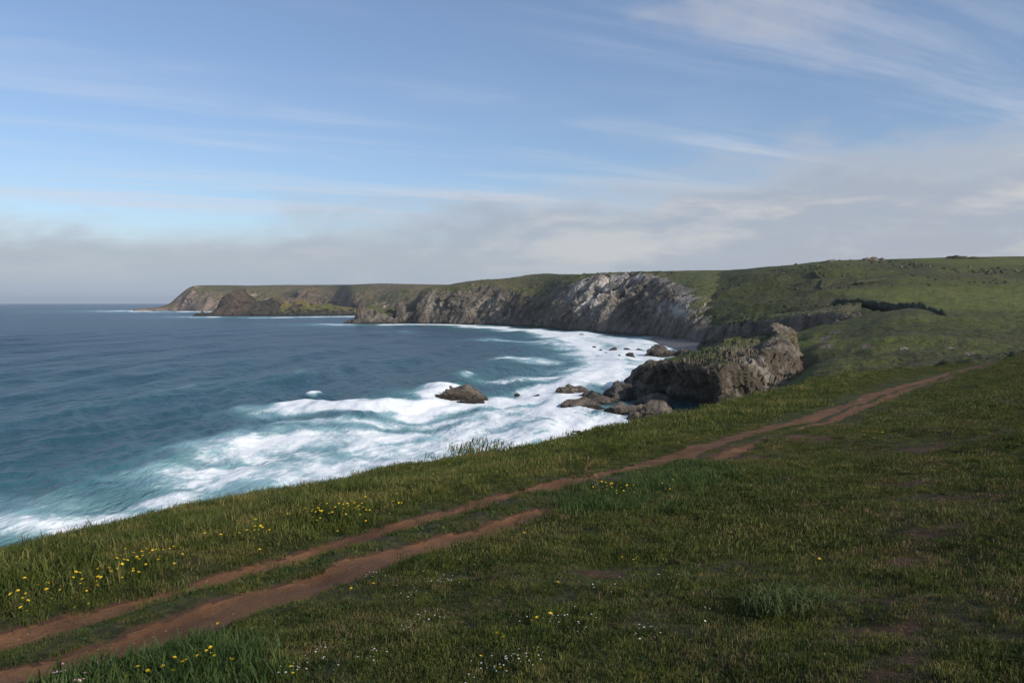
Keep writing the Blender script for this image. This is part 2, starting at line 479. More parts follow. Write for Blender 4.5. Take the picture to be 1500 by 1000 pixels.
# far headland
def build_far():
    A = [  # px, base py, edge py, edge dY, brow py, brow dY
        (196, 455.2, 455.6, 20, 455.8, 60), (215, 455, 453.2, 20, 452.5, 60), (234, 455, 451.5, 30, 450, 90), (249, 455, 447, 40, 444, 120),
        (264, 455, 436, 60, 431, 160), (277, 455.2, 427, 90, 421.5, 200), (286, 455.4, 424, 110, 418.6, 220), (330, 455.6, 430, 90, 418, 300),
        (370, 456, 428, 110, 418.3, 320), (410, 456, 436, 90, 418, 340), (450, 456.4, 430, 120, 417.6, 340), (490, 457.5, 434, 110, 417.6, 320),
        (520, 460, 438, 90, 417.4, 300), (560, 461, 444, 80, 416.4, 300), (600, 462, 440, 80, 416.8, 300), (660, 463, 438, 80, 417.5, 300), (740, 464, 440, 80, 416, 300)]
    st = []
    for px, by, ey, ed, ty, td in A:
        Y = EYE * F / (by - 441)
        b0 = P(px, by, Y)
        rows = [b0 - [0, 0, 12], b0 + [0, 0, 1], (b0 + P(px, ey, Y + ed)) / 2 + [0, -8, 4], P(px, ey, Y + ed), (P(px, ey, Y + ed) + P(px, ty, Y + td)) / 2 + [0, 0, 3], P(px, ty, Y + td), P(px, ty + 2.5, Y + td + 900)]
        st.append(rows)
    def ex(G, at, up):
        at['pale'][:] = .35 * smooth(fbm(G / 120, 3), .1, .5)
    o = land('far_headland', st, [6, 8, 8, 10, 10, 8, 20, 20, 20, 20, 20, 16, 20, 20, 16, 16], [2, 12, 14, 12, 10, 6], 'far_cliff',
             [('r', 220, .15, .8, 2, 3.1), ('v', 70, .45, .5, 3, 8.8), ('v', 28, .6, .25, 3, 2.8), ('f', 20, .8, .15, 3, 1.1)], [3, 10, 22, 18, 7, 1.2, 0], [-.3, -.35, -.2, .1, .3, .45, .6], (.45, .8), ex, [.1, .1, .15, .25, .4, .6, .8] + [1] * 10, 1.6)
    tag(o, 'long distant flat-topped headland sloping down to the open sea', 'headland', kind='structure')
build_far()

def build_island():
    top = [(280, 463.3), (290, 460), (302, 454), (311, 440), (320, 429), (334, 423), (347, 433), (362, 443), (378, 438), (392, 436), (406, 446), (424, 441), (444, 447), (466, 447), (486, 450), (506, 452), (520, 458), (528, 463.3)]
    st = []
    for px, ty in top:
        Y = 1640 + .25 * (px - 400)
        b = P(px, 441 + EYE * F / Y, Y); h = max(P(px, ty, Y)[2], -3)
        st.append([b + [0, 0, -10], b + [0, 4, min(0.3 * h, 3)], b + [0, 22, .55 * h], b + [0, 45, .9 * h], b + [0, 70, h], b + [0, 110, .8 * h], b + [0, 160, -10]])
    def ex(G, at, up):
        at['turf'][:] = np.clip(at['turf'] * smooth(G[..., 0], -580, -430), 0, 1)
    o = land('rock_island', st, [8] * 17, [2, 10, 12, 10, 8, 6], 'island_rock', [('r', 70, .4, .5, 3, 4.4), ('v', 26, .7, .5, 3, 1.9), ('v', 10, 1, .22, 2, 7), ('f', 6, 1, .1, 2, 7)], [4, 7, 9, 8, 6, 5, 0], [-.5, -.5, -.1, .15, .25, .1, 0], (.4, .75), ex, None, 1.5)
    tag(o, 'low jagged dark rocky islet with patchy ochre turf before the distant headland', 'island')
build_island()

def build_main():
    A = [  # px, base py, edge py, edge dY, brow py, brow dY
        (516, 474, 475, 10, 476, 30), (523, 474, 462, 14, 458, 30), (530, 474, 456, 16, 452, 40), (545, 474, 452, 26, 445, 60), (562, 474, 459, 26, 452, 70), (585, 473.5, 452, 24, 446, 80),
        (603, 473.5, 456, 28, 445, 90), (618, 474, 440, 26, 426, 100), (632, 474, 430, 26, 421, 110), (655, 474.5, 430, 34, 417.5, 120), (680, 475, 424, 40, 413.5, 130),
        (708, 475.5, 418, 44, 410, 130), (735, 476.5, 424, 50, 408.5, 130), (765, 478, 434, 44, 405, 140), (795, 480, 440, 40, 402.5, 150), (825, 483, 430, 50, 402.5, 150),
        (850, 485, 418, 70, 402, 150), (880, 487.5, 408, 95, 400.5, 150), (915, 490, 404, 110, 399.3, 150), (950, 493.5, 410, 100, 398.3, 150), (975, 497, 424, 80, 398, 170),
        (1000, 503, 436, 70, 397.5, 200), (1030, 512, 440, 90, 397.5, 240), (1070, 522, 440, 140, 397, 290), (1120, 530, 436, 190, 394, 330)]
    st = []
    for px, by, ey, ed, ty, td in A:
        Y = EYE * F / (by - 441)
        if px >= 1000: Y = {1000: 580, 1030: 530, 1070: 500, 1120: 480}[px]
        b0 = P(px, 441 + EYE * F / Y, Y); e = P(px, ey, Y + ed); t = P(px, ty, Y + td)
        rows = [b0 - [0, 4, 8], b0 + [0, 0, 1.2], b0 * .72 + e * .28 + [0, -2, 2], b0 * .35 + e * .65 + [0, 0, 2], e, e * .5 + t * .5 + [0, 0, 2.5], t, P(px, ty + 1.5, Y + td + 130), P(px, ty + 5, Y + td + 700)]
        st.append(rows)
    scar = P(885, 425, 790); scar2 = P(920, 410, 810); low = P(990, 455, 640); low2 = P(1010, 440, 660)
    def ex(G, at, up):
        nz = fbm(G / 25, 4)
        pale = 1.1 * blob(G, P(862, 432, 790), (18, 90, 18)) + 1.0 * blob(G, P(880, 415, 800), (18, 90, 12)) + 1.0 * blob(G, scar2, (26, 90, 9)) + .6 * blob(G, P(975, 405, 760), (10, 60, 6)) + .8 * blob(G, low, (14, 60, 9)) + .7 * blob(G, low2, (10, 60, 12)) + .5 * blob(G, P(720, 445, 1010), (20, 50, 18)) + .35 * blob(G, P(630, 440, 1060), (20, 60, 14))
        at['pale'][:] = np.clip(pale * (.8 + .7 * nz) * 1.3, 0, 1)
        bare = blob(G, P(895, 430, 780), (45, 110, 19)) + .7 * blob(G, P(940, 440, 720), (30, 80, 14))
        at['turf'][:] = np.clip(at['turf'] - 1.2 * np.clip(bare * 1.6, 0, 1) - .5 * (1 - smooth(G[..., 2], 4, 16)) + .25 * nz, 0, 1)
    cu = [6, 8, 10, 12, 16, 14, 12, 12, 18, 20, 22, 22, 24, 24, 24, 22, 26, 30, 30, 24, 24, 26, 26, 24]
    o = land('sea_cliff', st, cu, [2, 12, 20, 22, 18, 10, 5, 4], 'cliff',
             [('r', 100, .10, .9, 2, 6.2), ('r', 38, .22, .6, 2, 2.8), ('v', 26, .45, .55, 3, 5.5), ('v', 10, .6, .34, 3, 2.1), ('v', 4, .8, .13, 2, 1.5), ('f', 5, 1, .12, 3, 1.5)], [2, 5, 10, 11, 5, 2.2, .8, .5, 0], [-.5, -.55, -.35, -.2, .0, .3, .5, .6, .6], (.5, .82), ex, [.4, .5, .6, .6, .7, .8, .9] + [1] * 13 + [.8, .5, .35, .3, .3], 1.7)
    tag(o, kind='structure')
build_main()

def build_beach():
    # grey sand at the head of the bay
    st = []
    for px, y0, y1 in ((955, 610, 720), (985, 520, 660), (1010, 470, 600), (1045, 430, 560), (1090, 400, 540)):
        st.append([P(px, 441 + EYE * F / (y0 * .96), y0 * .96) + [0, 0, -1.2], P(px, 441 + EYE * F / y0, y0) + [0, 0, .1], P(px, 0, (y0 + y1) / 2) * [1, 1, 0] + [0, 0, 1.4], P(px, 0, y1) * [1, 1, 0] + [0, 0, 4.5]])
    D = lattice(st, [10] * 4, [4, 8, 8]); D[..., 2] += .15 * fbm(D / 9, 3)
    m, t, b = new_mat('wet_sand'); pos = t.new('ShaderNodeNewGeometry').outputs['Position']
    t.link(t.mix(t.noise(pos, .12, 5), (.085, .075, .068), (.14, .125, .112)), b.inputs['Base Color']); b.inputs['Roughness'].default_value = .45
    tag(mesh_from('beach', D.reshape(-1, 3), grid_faces(*D.shape[:2]), m), kind='structure')
build_beach()

# ------------------------------------------------------------------ hills on the right
def build_back_hill():
    #       px:  rows as (py, Y)
    A = {1000: [(470, 640), (452, 660), (430, 700), (412, 750), (399, 820), (402, 1100)],
         1050: [(480, 540), (458, 570), (436, 620), (414, 690), (398, 780), (402, 1100)],
         1100: [(482, 490), (458, 530), (436, 585), (412, 650), (394.5, 730), (399, 1100)],
         1150: [(480, 470), (455, 510), (432, 570), (408, 640), (390.5, 715), (394, 1100)],
         1210: [(470, 450), (447, 490), (426, 545), (402, 610), (384, 690), (388, 1100)],
         1290: [(466, 420), (448, 455), (428, 520), (402, 600), (381.5, 690), (386, 1100)],
         1400: [(476, 390), (452, 430), (426, 510), (400, 600), (378.5, 710), (383, 1100)],
         1500: [(478, 380), (450, 430), (424, 510), (398, 610), (377, 730), (381, 1100)],
         1640: [(478, 380), (450, 430), (424, 510), (396, 610), (374, 730), (379, 1100)],
         1850: [(478, 380), (450, 430), (424, 510), (396, 610), (374, 730), (379, 1100)]}
    st = [[P(px, rows[0][0] + 30, rows[0][1] - 20)] + [P(px, py, Y) for py, Y in rows] for px, rows in A.items()]
    def ex(G, at, up):
        nz = fbm(G / 30, 4)
        at['turf'][:] = np.clip(at['turf'] + .35 + .3 * nz, 0, 1)
        px = 750 + G[..., 0] / G[..., 1] * F
        # grazed fields: the strip above the hedge, and the one along the hill top
        f1 = smooth(G[..., 0], 195, 245) * smooth(-G[..., 1], -555, -520) * smooth(G[..., 2], 22, 27)
        f2 = smooth(G[..., 0], 330, 370) * smooth(G[..., 1], 640, 665) * smooth(-G[..., 1], -760, -720)
        f3 = .45 * smooth(G[..., 0], 210, 260) * smooth(fbm(G / 60, 2), -.2, .3)
        at['field'][:] = np.clip(np.maximum(f1 + .8 * f2, f3), 0, 1) * .95
    o = land('hill', st, [16, 16, 16, 20, 24, 28, 26, 20, 8], [4, 16, 18, 20, 18, 8], 'hillside',
             [('r', 90, .5, .6, 2, 2.2), ('f', 26, .8, .5, 4, 6.1), ('f', 6, 1, .16, 2, 3.1)], [1, 4, 4.5, 5, 4.5, 1.2, 0], [-.2, 0, .2, .2, .3, .5, .6], (.4, .75), ex, [1, 1, 1.2, 1.2, 1, .6, .45, .45, .5, .5])
    tag(o, kind='structure')
build_back_hill()

def build_spur():
    A = [(1022, 508, 476, 508, 480, 509, 490), (1034, 506, 470, 489, 472, 485, 484), (1050, 506, 456, 483, 458, 477, 474), (1075, 508, 434, 477, 437, 470, 458), (1110, 512, 410, 472, 414, 464, 440), (1150, 514, 386, 467, 391, 459, 424),
         (1190, 514, 362, 463, 368, 455, 412), (1212, 512, 348, 461, 354, 451, 412), (1228, 508, 338, 459, 344, 447, 420), (1262, 500, 330, 456, 338, 444, 440)]
    st = []
    for px, by, Yb, ey, Ye, ty, Yt in A:
        b0 = P(px, by, Yb)
        st.append([b0 * [1, 1, 0] + [0, -3, -4], b0, b0 * .5 + P(px, ey, Ye) * .5 + [0, -1.5, 0], P(px, ey, Ye), P(px, ty, Yt), P(px, ty + 6, Yt + 22), P(px, ty + 26, Yt + 50)])
    def ex(G, at, up):
        at['turf'][:] = np.clip(at['turf'] + .2 * fbm(G / 8, 3), 0, 1)
    o = land('cliff_spur', st, [8, 8, 12, 16, 18, 18, 12, 12, 12], [3, 14, 16, 10, 8, 6], 'cliff', [('r', 26, .35, .5, 2, 1.2), ('v', 9, .5, .5, 3, 3.3), ('v', 3.2, 1, .2, 2, 1)], [1, 3.2, 4, 1.5, .5, .5, 0], [-.6, -.6, -.6, -.1, .6, .5, .3], (.5, .85), ex, None, 1.4)
    tag(o, kind='structure')
build_spur()

def build_front_hill():
    A = {1130: [(590, 205), (560, 250), (530, 290), (505, 320), (492, 345), (508, 400)],
         1170: [(585, 170), (550, 225), (525, 270), (500, 310), (486, 340), (500, 400)],
         1200: [(580, 150), (545, 205), (515, 260), (495, 300), (478, 335), (490, 400)],
         1250: [(575, 140), (540, 190), (512, 240), (486, 290), (466, 330), (482, 400)],
         1300: [(570, 135), (535, 180), (505, 230), (478, 285), (455.5, 335), (472, 410)],
         1345: [(565, 130), (530, 175), (500, 225), (474, 280), (452, 340), (468, 420)],
         1385: [(560, 130), (526, 175), (498, 225), (474, 280), (460, 335), (474, 420)],
         1440: [(555, 130), (524, 175), (498, 225), (474, 280), (460, 335), (472, 420)],
         1500: [(552, 130), (522, 175), (496, 225), (472, 280), (458, 335), (470, 420)],
         1650: [(548, 130), (518, 175), (492, 225), (468, 280), (455, 335), (466, 420)],
         1850: [(548, 130), (518, 175), (492, 225), (468, 280), (455, 335), (466, 420)]}
    st = [[P(px, rows[0][0] + 40, rows[0][1] - 15)] + [P(px, py, Y) for py, Y in rows] for px, rows in A.items()]
    pth = [P(1185, 512, 265), P(1190, 500, 290), P(1196, 490, 305), P(1202, 482, 320)]
    scrapes = [(P(1325, 514, 210), 2.2), (P(1205, 492, 300), 2.5), (P(1210, 502, 285), 2.5), (P(1212, 512, 268), 2.0), (P(1230, 520, 250), 1.6), (P(1310, 520, 205), 1.2), (P(1400, 512, 205), 1.5), (P(1430, 522, 185), 1.6), (P(1270, 510, 235), 1.5), (P(1225, 488, 305), 2.5)]
    def ex(G, at, up):
        nz = fbm(G / 12, 4)
        v = np.full(G.shape[:2], .85)
        for c, r in scrapes:
            v = v - .62 * np.exp(-((G[..., 0] - c[0]) ** 2 + ((G[..., 1] - c[1]) * .35) ** 2) / (r * r)) * (1 + 2.2 * nz)
        at['turf'][:] = np.clip(v + .12 * nz, 0, 1)
        at['pale'][:] = .0
        at['field'][:] = .55 * np.exp(-((G[..., 0] - 110) / 9) ** 2 - ((G[..., 1] - 265) / 45) ** 2) + .5 * smooth(fbm(G / 40, 3), -.25, .3)
    o = land('hill_slope', st, [12, 12, 16, 18, 16, 14, 16, 18, 20, 8], [4, 24, 24, 24, 20, 8], 'hillside',
             [('f', 45, .8, .9, 3, 4.4), ('f', 13, 1, .55, 4, 2.7), ('f', 3.5, 1, .16, 2, 9)], [1, 1.2, 2.0, 1.9, 1.6, .5, 0], [.5] * 7, (.3, .6), ex)
    tag(o, kind='structure')
build_front_hill()

def build_near_headland():
    # px, base Y, base py, shoulder (py, Y), crest (py, Y)
    A = [(926, 268, 0, 592, 268, 594, 276), (934, 263, 0, 543, 264, 541, 278), (952, 254, 0, 538, 256, 534, 284), (975, 242, 0, 536, 245, 529, 290), (1000, 228, 0, 536, 232, 524, 290), (1022, 216, 0, 540, 220, 517, 288), (1040, 206, 0, 545, 210, 511, 287),
         (1052, 203, 0, 546, 208, 506, 286), (1072, 205, 0, 540, 214, 500, 286), (1094, 208, 0, 536, 222, 499, 285), (1112, 210, 0, 530, 230, 497, 284), (1126, 212, 0, 520, 236, 491, 282), (1142, 214, 0, 516, 238, 486, 280), (1156, 214, 0, 526, 238, 494, 278), (1170, 213, 0, 548, 234, 518, 274), (1184, 212, 0, 572, 229, 548, 270), (1205, 210, 0, 600, 227, 585, 264)]
    st = []
    for px, Yb, _, sy, Ys, cy, Yc in A:
        b0 = P(px, 441, Yb) * [1, 1, 0]
        s = P(px, sy, Ys); c = P(px, cy, Yc)
        hol = float(np.interp(px, [934, 960, 985, 1030, 1048, 1060], [0, 3, 9, 8, 3, 0]))      # hollow worn under the seaward wall
        st.append([b0 + [hol, 0, -4], b0 * .9 + s * .1 + [hol, 0, 1], b0 * .5 + s * .5 + [hol * .8, 2, 0], s, s * .5 + c * .5, c, c * .6 + (b0 + [0, 80, 0]) * .4 + [0, 0, -4], b0 + [8, 95, -5]])
    def ex(G, at, up):
        nz = fbm(G / 5, 4)
        px = G[..., 0]
        crag = smooth(px, 62, 74) * smooth(-G[..., 1], -282, -262)
        crag = np.maximum(crag, blob(G, P(1142, 484, 278), (6, 20, 6)))
        v = at['turf'] - .45 * crag
        at['turf'][:] = np.clip(v + .35 * nz, 0, 1)
        at['pale'][:] = np.clip(.45 * nz + .1 * crag, 0, .4)
    o = land('rocky_headland', st, [8, 10, 12, 14, 14, 12, 10, 12, 14, 14, 12, 14, 14, 12, 12, 10], [3, 12, 18, 16, 16, 10, 6], 'near_rock',
             [('r', 22, .5, .4, 2, 4.2), ('v', 8, .7, .5, 3, 7.1), ('v', 3.2, .8, .3, 3, 2.3), ('v', 1.3, 1, .1, 2, 3), ('f', 1.2, 1, .06, 2, 3)], [.5, 2.2, 3.2, 2.6, 2.4, 1.6, 1.4, 0], [-.6, -.6, -.55, -.35, .05, .2, .1, 0], (.5, .85), ex, None, 1.7)
    tag(o, 'craggy grey headland with a grassy top and black hollow cliff below the green slope', 'headland', kind='structure')
build_near_headland()

# ------------------------------------------------------------------ sea
def seg_d(X, Yy, p, q):
    px, py = p[0], p[1]; dx, dy = q[0] - px, q[1] - py
    t = np.clip(((X - px) * dx + (Yy - py) * dy) / (dx * dx + dy * dy + 1e-9), 0, 1)
    return np.hypot(X - px - t * dx, Yy - py - t * dy)
def build_sea():
    naz, nr = 760, 700
    az = np.concatenate([np.radians(np.linspace(-62, -38, 24))[:-1], np.radians(np.linspace(-38, 24, naz)), np.radians(np.linspace(24, 62, 30))[1:]])
    r = 1 / np.linspace(1 / 78.0, 1 / 45000.0, nr)
    A, Rr = np.meshgrid(az, r, indexing='ij')
    X = Rr * np.sin(A); Y = Rr * np.cos(A)
    # swell coming in from the left, crests roughly along the shore
    cell = np.maximum(np.gradient(Rr, axis=1), Rr * np.radians(62 / naz))
    wob = 16 * fbm(xyz(X / 170, Y / 170, .5), 3)
    ph = (X * .96 - Y * .22 + wob)
    def wave(d, L, a, sharp=1.6):
        k = 2 * np.pi / L
        s = (.5 + .5 * np.sin(k * d)) ** sharp
        return a * (s - .4) * smooth(L / cell, 2.5, 6)
    gust = .6 + .5 * fbm(xyz(X / 130, Y / 130, 9), 2)
    Z = wave(ph, 58, 2.8, 2.6) * gust + wave(ph * .9 + Y * .3 + 5, 27, .5)
    for L, a, an, w in ((13, .5, .35, 7), (8.3, .34, -.25, 5), (5.1, .2, .6, 4), (3.1, .1, -.5, 3), (21, .6, -.12, 9), (34, .7, .2, 14)):
        d = X * math.cos(an) + Y * math.sin(an) + w * .5 * fbm(xyz(X / (L * 3), Y / (L * 3), L), 2)
        Z = Z + wave(d, L, a * (1.0), 1.5) * (.6 + .9 * np.clip(fbm(xyz(X / 30, Y / 30, L + 2), 2) + .3, 0, 1))
    Z = Z + .30 * fbm(xyz(X / 5, Y / 9, 1), 3) * smooth(5 / cell, 2, 5)
    foam = np.zeros_like(X); shoal = np.zeros_like(X)
    warp = 9 * fbm(xyz(X / 40, Y / 40, 4), 3); warp2 = 9 * fbm(xyz(X / 40 + 50, Y / 40, 4), 3)
    Xw, Yw = X + warp, Y + warp2
    def cap(pts, rad, k, kr=1.0, soft=1.0, sh=.8):
        nonlocal foam, shoal
        W = [sea_at(*p)[:2] for p in pts]
        d = np.full(X.shape, 1e9)
        if len(W) == 1: d = np.hypot(Xw - W[0][0], Yw - W[0][1])
        for p, q in zip(W[:-1], W[1:]): d = np.minimum(d, seg_d(Xw, Yw, p, q))
        foam = np.maximum(foam, k * np.exp(-(d / rad) ** 2 * soft))
        shoal = np.maximum(shoal, min(1, sh * k + .1) * np.exp(-(d / (rad * 1.7)) ** 2))
    # broken water under the near slope
    cap([(-40, 770), (60, 765), (150, 745), (230, 725)], 13, .78)
    cap([(180, 745), (300, 735), (420, 705)], 11, .62)
    cap([(300, 690), (420, 680), (520, 690), (640, 680), (760, 650)], 20, .82)
    cap([(370, 655), (470, 645), (600, 640), (720, 620), (800, 600)], 19, .84)
    cap([(560, 660), (680, 650), (790, 630)], 16, .84)
    cap([(850, 645), (900, 620), (930, 610)], 16, .9)
    cap([(460, 622), (560, 622), (660, 612), (740, 604)], 11, .74)
    cap([(250, 705), (330, 690), (400, 668)], 12, .6)
    cap([(-30, 745), (90, 738), (200, 722), (280, 708)], 15, .58)
    cap([(230, 700), (310, 682), (400, 655)], 15, .55)
    # breaker and wash round the sea rock
    cap([(432, 596), (480, 602), (540, 603), (590, 600), (625, 590), (645, 572)], 9, 1.15)
    cap([(600, 606), (640, 598), (660, 588)], 9, 1.1)
    cap([(660, 592), (720, 590), (780, 580), (820, 566), (860, 558)], 15, 1.0)
    cap([(815, 575), (832, 600), (828, 630), (815, 650)], 8, 1.2)
    cap([(740, 556), (790, 553), (830, 552)], 14, .8)
    cap([(380, 600), (430, 604)], 12, .55)
    # the bay
    cap([(800, 487), (850, 500), (885, 520), (888, 540), (870, 552)], 22, .98)
    cap([(905, 497), (930, 510), (940, 530), (915, 552)], 40, .84)
    cap([(860, 492), (930, 500), (985, 507)], 40, .86)
    cap([(985, 510), (1000, 516)], 30, .9)
    cap([(900, 560), (940, 545), (960, 530)], 30, .86)
    cap([(740, 498), (790, 500), (840, 510)], 22, .72)
    cap([(735, 527), (760, 525), (800, 530)], 14, .72)
    cap([(640, 474), (700, 478), (760, 483), (820, 487), (850, 490)], 32, 1.1)
    cap([(490, 475), (522, 476), (600, 475), (650, 475)], 36, 1.0)
    cap([(290, 464), (330, 464.5), (400, 465), (470, 464), (540, 463)], 60, .95)
    cap([(188, 455), (240, 456), (290, 456.5)], 150, 1.0)
    cap([(455, 575), (472, 571)], 3.2, 1.0, sh=.4)
    cap([(543, 531), (575, 528)], 5, .62, sh=.3)
    cap([(670, 549), (690, 553)], 5, .65); cap([(700, 500), (712, 498)], 6, .7); cap([(587, 486), (592, 486)], 8, .7)
    # faces of the swell where it stands up before breaking are greener
    # scattered whitecaps on the crests
    crest = smooth(Z, 1.0, 1.9) * smooth(fbm(xyz(X / 26, Y / 60, 2), 3), .35, .6)
    foam = np.maximum(foam, .5 * crest * smooth(-Rr, -900, -300))
    foam = foam * np.where(Rr > 850, np.clip(.85 + 1.3 * fbm(xyz(X / 45, Y / 45, 5), 3), .2, 1.15), 1)
    shoal = np.clip(np.maximum(shoal, .22 * smooth(-Rr, -700, -150)) + .10 * np.clip(Z, 0, 2) * smooth(-Rr, -500, -150), 0, 1)
    # white water stands proud
    Z = Z * (1 - .55 * np.clip(foam - .3, 0, 1)) + .55 * np.clip(foam - .55, 0, .6) * (1 + .8 * fbm(xyz(X / 6, Y / 6, 2), 3)) * smooth(6 / cell, .8, 3)
    W = [sea_at(*p)[:2] for p in [(432, 594), (480, 600), (540, 600), (600, 594), (645, 570)]]
    d = np.full(X.shape, 1e9)
    for p, q in zip(W[:-1], W[1:]): d = np.minimum(d, seg_d(Xw, Yw, p, q))
    Z = Z + 1.7 * np.exp(-(d / 6) ** 2)
    Z = Z + 1.0 * np.exp(-(np.hypot((X - sea_at(463, 575)[0]) / 7, (Y - sea_at(463, 575)[1]) / 5)) ** 2)
    # curvature of the earth, so that the horizon is a horizon
    Z = Z - Rr ** 2 / 12742000.0 * .85
    V = np.stack([X, Y, Z], -1).reshape(-1, 3)
    o = mesh_from('sea', V, grid_faces(len(az), nr)[:, ::-1], MAT['sea_water'], {'foam': foam, 'shoal': shoal})
    tag(o, kind='structure')
build_sea()

# ------------------------------------------------------------------ rocks
def ico_sphere(n):
    import bmesh
    bm = bmesh.new(); bmesh.ops.create_icosphere(bm, subdivisions=n, radius=1.0)
    V = np.array([v.co[:] for v in bm.verts]); Fc = np.array([[v.index for v in f.verts] for f in bm.faces]); bm.free()
    return V, Fc
_ICO = {n: ico_sphere(n) for n in (2, 3, 4, 5)}
def rock_shape(size, seed, sub=4, rough=.28, cuts=9):
    V, Fc = _ICO[sub]
    rs = np.random.RandomState(seed)
    V = V.copy()
    for k in range(cuts):                         # flat broken faces
        n = rs.normal(size=3); n[2] = abs(n[2]) * .7; n /= np.linalg.norm(n)
        h = rs.uniform(.55, .9); d = V @ n
        V = V - n * np.clip(d - h, 0, None)[:, None] * .85
    nr = V / np.linalg.norm(V, axis=1)[:, None]
    V = V + nr * (rough * .25 * ridged(V * 1.3 + seed, 2) + rough * .2 * fbm(V * 6 + seed * 2.1, 3) + rough * .75 * facets(V * 1.6, seed) + rough * .4 * facets(V * 4.2, seed + 3))[:, None]
    return V * np.asarray(size), Fc
land_mat('shore_rock', .6, rock=((.042, .032, .025), (.125, .096, .074)))
land_mat('dark_rock', .7, rock=((.026, .023, .021), (.066, .058, .05)))
def rock(name, label, cat, px, py, w, h, seed, dep=None, mat='shore_rock', group=None, sub=4, Y=None, sink=.3, rough=.28, lean=0):
    """px, py: waterline centre in the photograph; w, h in metres"""
    c = sea_at(px, py) if Y is None else P(px, py, Y)
    dep = dep or w * .75
    V, Fc = rock_shape((w / 2, dep / 2, h * (1 - sink * .2)), seed, sub, rough)
    V[:, 0] += lean * np.clip(V[:, 2], 0, None)
    V[:, 2] -= h * sink * .3
    n = len(V)
    o = mesh_from(name, V, Fc, MAT[mat], {'turf': np.zeros(n), 'pale': np.full(n, .12), 'field': np.zeros(n)}, smooth_sh=False)
    o.location = c
    return tag(o, label, cat, group)
g1 = 'rocks awash off the rocky headland'
rock('sea_rock', 'brown double-humped rock standing alone in white surf off the shore', 'rock', 672, 585, 16, 4.6, 3, 11, sub=5)
rock('wave_washed_ledge', 'low flat ledge awash just beside the lone surf rock', 'rock', 690, 590, 9, 1.0, 14, 5)
rock('shore_rock', 'rounded brown rock at the seaward tip of the rock cluster, surf on two sides', 'rock', 843, 578, 12, 3.6, 5, 10, sub=4)
rock('shore_rock', 'low broad brown slab in front of the seaward tip rock of the cluster', 'rock', 850, 597, 13, 3.2, 8, 10)
rock('shore_rock', 'dark sharp ridge rock rising against the black headland cliff foot', 'rock', 905, 583, 16, 6.2, 11, 14, mat='dark_rock', sub=5, lean=.3, rough=.2)
rock('shore_rock', 'low reddish brown rock in the middle of the cluster below the ridge rock', 'rock', 884, 592, 12, 3.2, 17, 9)
rock('shore_rock', 'tilted brown rock wedge beside the big domed boulder', 'rock', 915, 606, 10.5, 3.6, 21, 8, lean=.3)
rock('shore_rock', 'big domed grey boulder at the foot of the black hollow cliff', 'rock', 962, 612, 12.5, 5.0, 25, 11, sub=5, rough=.16)
rock('shore_rock', 'small dark rock in the foam just below the grass edge', 'rock', 845, 636, 4.2, .9, 31, 2.5, mat='dark_rock')
rock('shore_rock', 'small knob leaning on the seaward foot of the domed boulder', 'rock', 930, 614, 5, 2.4, 35, 4)
rock('shore_rock', 'low dark rock bridging the seaward tip and the ridge rock', 'rock', 868, 584, 11, 3.0, 36, 9, mat='dark_rock')
rock('shore_rock', 'dark rock wedged between the ridge rock and the headland wall', 'rock', 934, 582, 11, 5.5, 37, 10, mat='dark_rock', sub=4, rough=.2)
rock('shore_rock', 'dark rock shelf behind the domed boulder at the wall foot', 'rock', 955, 594, 13, 3.6, 38, 9, mat='dark_rock')
rock('shore_rock', 'low brown slab in front of the reddish middle rock', 'rock', 872, 601, 8, 1.6, 39, 6)
g2 = 'boulders in the surf at the head of the bay'
rock('beach_boulder', 'largest dark boulder at the head of the bay, white wash around it', 'boulder', 963, 520, 19, 6.0, 41, 14, mat='dark_rock', group=g2)
rock('beach_boulder', 'dark boulder on the wet sand beside the largest bay boulder', 'boulder', 1002, 520, 10, 5.0, 43, 9, mat='dark_rock', group=g2)
rock('beach_boulder', 'low dark slab between the two big bay boulders', 'boulder', 986, 519, 9, 3.2, 44, 8, mat='dark_rock', group=g2)
for k, (px, py, w, h) in enumerate([(898, 514, 5.5, 2.6), (923, 523, 6.5, 2.9), (907, 524, 4.2, 2.2), (918, 513, 5.0, 1.6), (936, 513, 6, 1.4), (952, 533, 6.5, 3.0), (882, 538, 3, .9), (880, 513, 2.4, .9), (888, 517, 2, .8), (898, 523, 1.6, 1.0), (893, 544, 3.4, .8), (870, 508, 2.4, .8), (942, 541, 3.5, 1.0), (852, 491, 5, 1.6), (787, 580, 3, .8), (757, 578, 2.2, .6)]):
    rock('surf_boulder', 'small dark boulder poking out of the white wash of the bay', 'boulder', px, py, w, h, 60 + k, mat='dark_rock', group='small boulders in the bay wash', sub=3)
# pinnacles at the end of the far cliff
rock('rock_pinnacle', 'tall dark finger of rock ending the cliffed point across the bay', 'rock', 528, 474, 13, 48, 71, 16, mat='dark_rock', Y=1072, sub=4, rough=.16, sink=.05)  # dark rock colour stands in for the shade on the finger's near face
rock('rock_pinnacle', 'low dark rock foot running out seaward below the finger of rock', 'rock', 522, 474.4, 30, 7, 72, 14, mat='dark_rock', Y=1075)
rock('rock_pinnacle', 'pointed dark spire halfway along the low part of the cliffed point', 'rock', 587, 462, 15, 21, 73, 18, mat='dark_rock', Y=1085, rough=.2, sink=.05)

